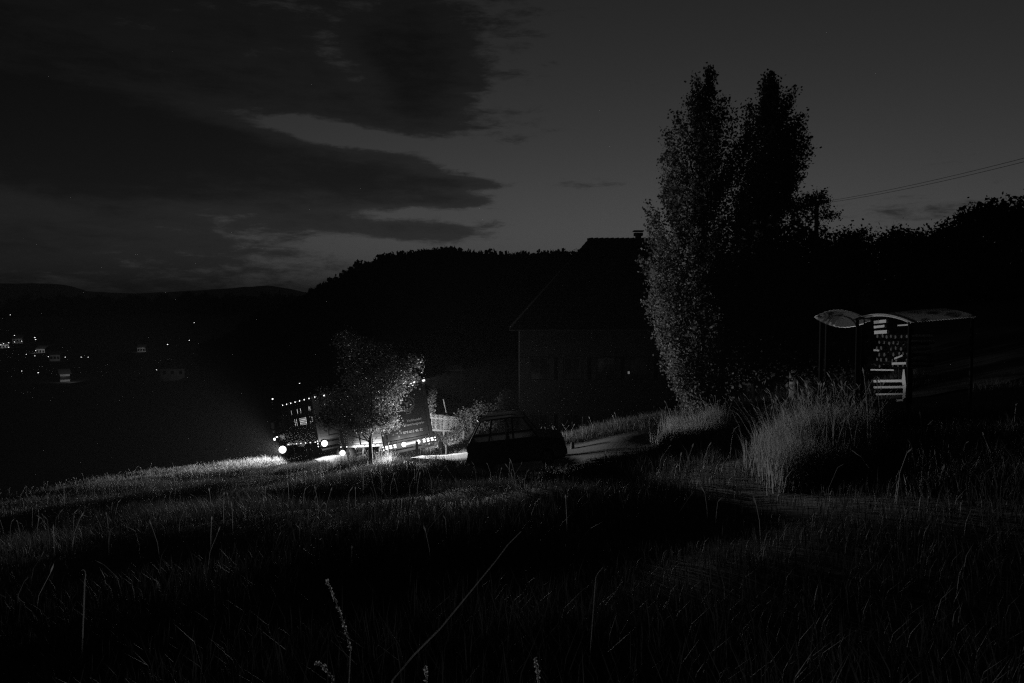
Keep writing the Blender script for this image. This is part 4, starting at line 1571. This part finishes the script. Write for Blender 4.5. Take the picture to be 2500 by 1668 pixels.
stem('grass_stem', 'curled bright grass blade on the dark slope at left', [(207, 1420), (209, 1405), (208, 1396), (204, 1391), (199, 1393)], 7.0, .006, stem_m, None)
stem('grass_stem', 'short faint grass stem right of the longest one', [(1454, 1412), (1458, 1402), (1466, 1392), (1472, 1385)], 5.0, .003, stem_m, None)

# ------------------------------------------------------------------ valley village
LIGHTS = [(25, 769, 900), (35, 819, 620), (85, 824, 560), (87, 829, 540), (2, 842, 470), (8, 839, 480), (21, 837, 480), (35, 835, 490), (53, 833, 500),
          (21, 848, 450), (87, 856, 420), (64, 865, 400), (85, 869, 390), (118, 871, 385), (159, 872, 380), (198, 872, 375), (215, 872, 372), (53, 906, 300), (93, 910, 292),
          (409, 841, 460), (462, 831, 500), (474, 788, 760), (628, 821, 520), (481, 858, 410), (382, 903, 300), (731, 936, 190), (665, 974, 100)]
VLAB = ['highest and loneliest street lamp on the far left slope', 'upper street lamp over the village rows at the left edge', 'upper of the close pair of village street lamps', 'lower of the close pair of village street lamps',
        'village street lamp right at the left edge of the frame', 'second village street lamp from the left edge', 'third street lamp in the upper village row', 'fourth street lamp in the upper village row',
        'street lamp ending the upper village row beside a pale roof', 'street lamp among the lit roofs at the left edge', 'street lamp just left of the pale lit roof', 'faint street lamp below the village roofs',
        'street lamp below the pale lit roof', 'first street lamp of the middle village row', 'second street lamp of the middle village row', 'third street lamp of the middle village row', 'weak last street lamp of the middle village row',
        'left of the two lowest village street lamps', 'right of the two lowest village street lamps, brightest', 'twin-bright street lamp above the dim valley house', 'lone street lamp on the dark slope right of the village',
        'faint lone street lamp high in the dark valley', 'lone street lamp at the foot of the wooded hill', 'weak street lamp below the lone bright one', 'street lamp beside the dim house with tall windows',
        'nearer street lamp seen above the lorry roof', 'nearest street lamp, its post showing beside the lorry cab']
mast_mesh = {}
for (px, py, D), lab in zip(LIGHTS, VLAB):
    p = Vector(P(px, py, D))
    gz = H(p.x, p.y)
    hgt = max(3.0, p.z - gz)
    rt = empty('street_lamp', (p.x, p.y, p.z - hgt))
    tag(rt, lab, 'street lamp', 'street lamps in the valley')
    big = 1.0 if D < 250 else 1.0
    rr = max(.10, D * .00045) * (1.25 if 'bright' in lab or 'close pair' in lab else .9 if 'faint' in lab or 'weak' in lab else 1.0)
    MB().tube([(-.5 * rr, 0, -.2), (-.5 * rr, 0, hgt + rr * .8), (rr, 0, hgt + rr * 1.1)], max(.05, D * .0001), 6).build('mast', chassis_m, rt)
    MB().tube([(rr * .2, 0, hgt - rr * .5), (rr * .2, 0, hgt + rr * .3)], [rr, rr * .8], 10).build('lamp_head', street_hot if 'weak' not in lab and 'faint' not in lab else lamp_small, rt)


def far_house(px, py, D, wd, dp, hgt, rise, yaw, label, lit, m=mat('valley_plaster', .3, .9, var=.5, scale=.4), wins=3):
    D = 32.4 * FPX / (py - 740)
    p = P(px, py, D)
    zb = H(p[0], p[1])
    hh = hgt
    rt = empty('valley_house', (p[0], p[1], zb), R(yaw))
    tag(rt, label, 'house', 'houses in the valley')
    MB().box((0, 0, hh / 2 - .5), (wd, dp, hh + 1)).build('wall', m, rt)
    MB().prism([(-dp / 2 - .5, hh - .1), (0, hh + rise), (dp / 2 + .5, hh - .1)], 'x', -wd / 2 - .5, wd / 2 + .5).build('roof', tile_m, rt)
    for i in range(wins):
        x = -wd / 2 + wd * (i + .5) / wins
        f_ = MB().box((x, -dp / 2 - .03, hh - 1.6), (1.2, .06, 1.4)).build('window', glass_dark, rt)
        MB().box((x, -dp / 2 - .07, hh - 2.35), (1.4, .1, .1)).build('sill', wood_m, f_)
    if lit:
        l = bpy.data.lights.new('yard_light', 'SPOT')
        l.energy = lit * 2.6
        l.spot_size = R(120)
        l.spot_blend = .8
        l.shadow_soft_size = .15
        o = bpy.data.objects.new('yard_light', l)
        link(o, rt)
        o.location = (wd * .3, -dp / 2 - 9, hh * .8)
        o.rotation_euler = Vector((-wd * .3, 9, -hh * .2)).to_track_quat('-Z', 'Y').to_euler()
    return rt


far_house(13, 848, 520, 6.5, 6, 2.5, 1.5, 12, 'longest pale lit building among the lamps at the left edge', 500)
far_house(108, 860, 470, 7, 6, 2.6, 2, -15, 'pale lit house right of the upper village lamps', 300)
far_house(156, 930, 320, 3.6, 5, 3.2, 2, 40, 'nearest lit village house showing a pale gable', 260)
far_house(348, 858, 480, 5, 6, 3, 2, 10, 'dim lit house standing alone in mid valley', 160)
far_house(135, 880, 370, 5, 5, 3.5, 2, 25, 'tiny faint house below the middle row of lamps', 60)
far_house(429, 926, 330, 10, 8, 5, 3, 5, 'faint wide house with tall windows low in the valley', 18)
far_house(45, 838, 495, 7, 6, 4, 3, 20, 'small roof touching the last lamp of the upper row', 100)

# ------------------------------------------------------------------ woods
proto = []
for k in range(4):
    r_ = np.random.default_rng(400 + k)
    d = r_.normal(0, 1, (150, 3))
    d /= np.linalg.norm(d, axis=1)[:, None]
    rad = r_.uniform(.6, 1.0, 150)
    cen = d * rad[:, None] * np.array([1, 1, 1.05])
    V, F = leaf_cloud(cen, .08, 3, .28, 410 + k)
    # opaque inner body so that the crown reads as a mass
    th = np.linspace(0, PI, 7)
    ph = np.linspace(0, 2 * PI, 10)[:-1]
    bv = np.array([[.72 * math.sin(a) * math.cos(b), .72 * math.sin(a) * math.sin(b), .76 * math.cos(a)] for a in th for b in ph])
    bv *= r_.uniform(.85, 1.15, (len(bv), 1))
    bf = np.array([[i * 9 + j, i * 9 + (j + 1) % 9, (i + 1) * 9 + (j + 1) % 9, (i + 1) * 9 + j] for i in range(6) for j in range(9)])
    proto.append((np.concatenate([V, bv]), np.concatenate([F, bf + len(V)])))


def wood(name, label, pts, size, seed, lift=.45):
    r_ = np.random.default_rng(seed)
    vs, fs, nv = [], [], 0
    for p in pts:
        V, F = proto[r_.integers(0, 4)]
        s_ = size * r_.uniform(.65, 1.3)
        a = r_.uniform(0, 2 * PI)
        ca, sa = math.cos(a), math.sin(a)
        sc_ = np.array([s_, s_, s_ * r_.uniform(.9, 1.4)])
        q = V * sc_
        q = np.c_[q[:, 0] * ca - q[:, 1] * sa, q[:, 0] * sa + q[:, 1] * ca, q[:, 2]] + p + np.array([0, 0, size * lift])
        vs.append(q)
        fs.append(F + nv)
        nv += len(q)
    return tag(np_obj(name, np.concatenate(vs), np.concatenate(fs), forest_m), label, kind='stuff')


r_ = np.random.default_rng(500)
n = 1350
x = r_.uniform(P(590, 700, 350)[0], P(1900, 700, 350)[0], n)
y = r_.uniform(250, 400, n)
y = np.where(r_.uniform(0, 1, n) < .5, r_.uniform(325, 372, n), y)
ok = (height(x, y) > -23)
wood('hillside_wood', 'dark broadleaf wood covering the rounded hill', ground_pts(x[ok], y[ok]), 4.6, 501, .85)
n = 420
x = r_.uniform(-1100, 60, n)
y = r_.uniform(1090, 1240, n)
wood('distant_wood', 'flat black wood along the far valley rim', ground_pts(x, y), 10, 502, .55)
sp = P(683, 735, 1180)
V, F = [], []
mbs = MB()
for k in range(9):
    z0_ = k * 2.6
    rr_ = 4.6 * (1 - k / 9.5)
    mbs.tube([(0, 0, z0_), (0, 0, z0_ + 4.2)], [rr_, .05], 9, cap=False)
spz = H(sp[0], 1180)
spr = empty('spruce_tree', (sp[0], 1180, P(683, 745, 1180)[2]))
tag(spr, 'lone pointed spruce on the far valley rim', 'tree')
mbs.build('crown', forest_m, spr)
MB().tube([(0, 0, -12), (0, 0, 6)], .5, 6).build('trunk', bark_m, spr)
r_ = np.random.default_rng(520)
for i, (px, py, D) in enumerate([(306, 880, 395), (641, 945, 160), (120, 820, 600)]):
    p = P(px, py, D)
    z = H(p[0], p[1])
    s_ = D * 16 / FPX
    blob_tree('valley_tree', ['rounded tree faintly lit beside the dim valley house', 'bushy tree faintly lit left of the lorry roof', 'dark tree above the village lamps'][i], 'tree', 'single trees in the valley',
              (p[0], p[1], min(z, p[2] - s_)), [((0, 0, p[2] - min(z, p[2] - s_)), (s_, s_, s_ * 1.3))], 90, 12, s_ * .22, leaf_m, 530 + i, trunk_r=.2, spread=s_ * .22)

# ------------------------------------------------------------------ night haze
HAZE = 0.0001
hz = MB().box((0, 2900, 35), (9400, 6300, 230)).build('haze', mat('haze_tmp', .5))
hm = bpy.data.materials.new('night_haze')
hm.use_nodes = True
t = hm.node_tree
t.nodes.clear()
pv = t.nodes.new('ShaderNodeVolumePrincipled')
pv.inputs['Color'].default_value = (.9, .9, .9, 1)
pv.inputs['Density'].default_value = HAZE
pv.inputs['Anisotropy'].default_value = 0.3
oo = t.nodes.new('ShaderNodeOutputMaterial')
t.links.new(pv.outputs[0], oo.inputs['Volume'])
hz.data.materials.clear()
hz.data.materials.append(hm)
tag(hz, 'thin night haze over the valley', kind='stuff')
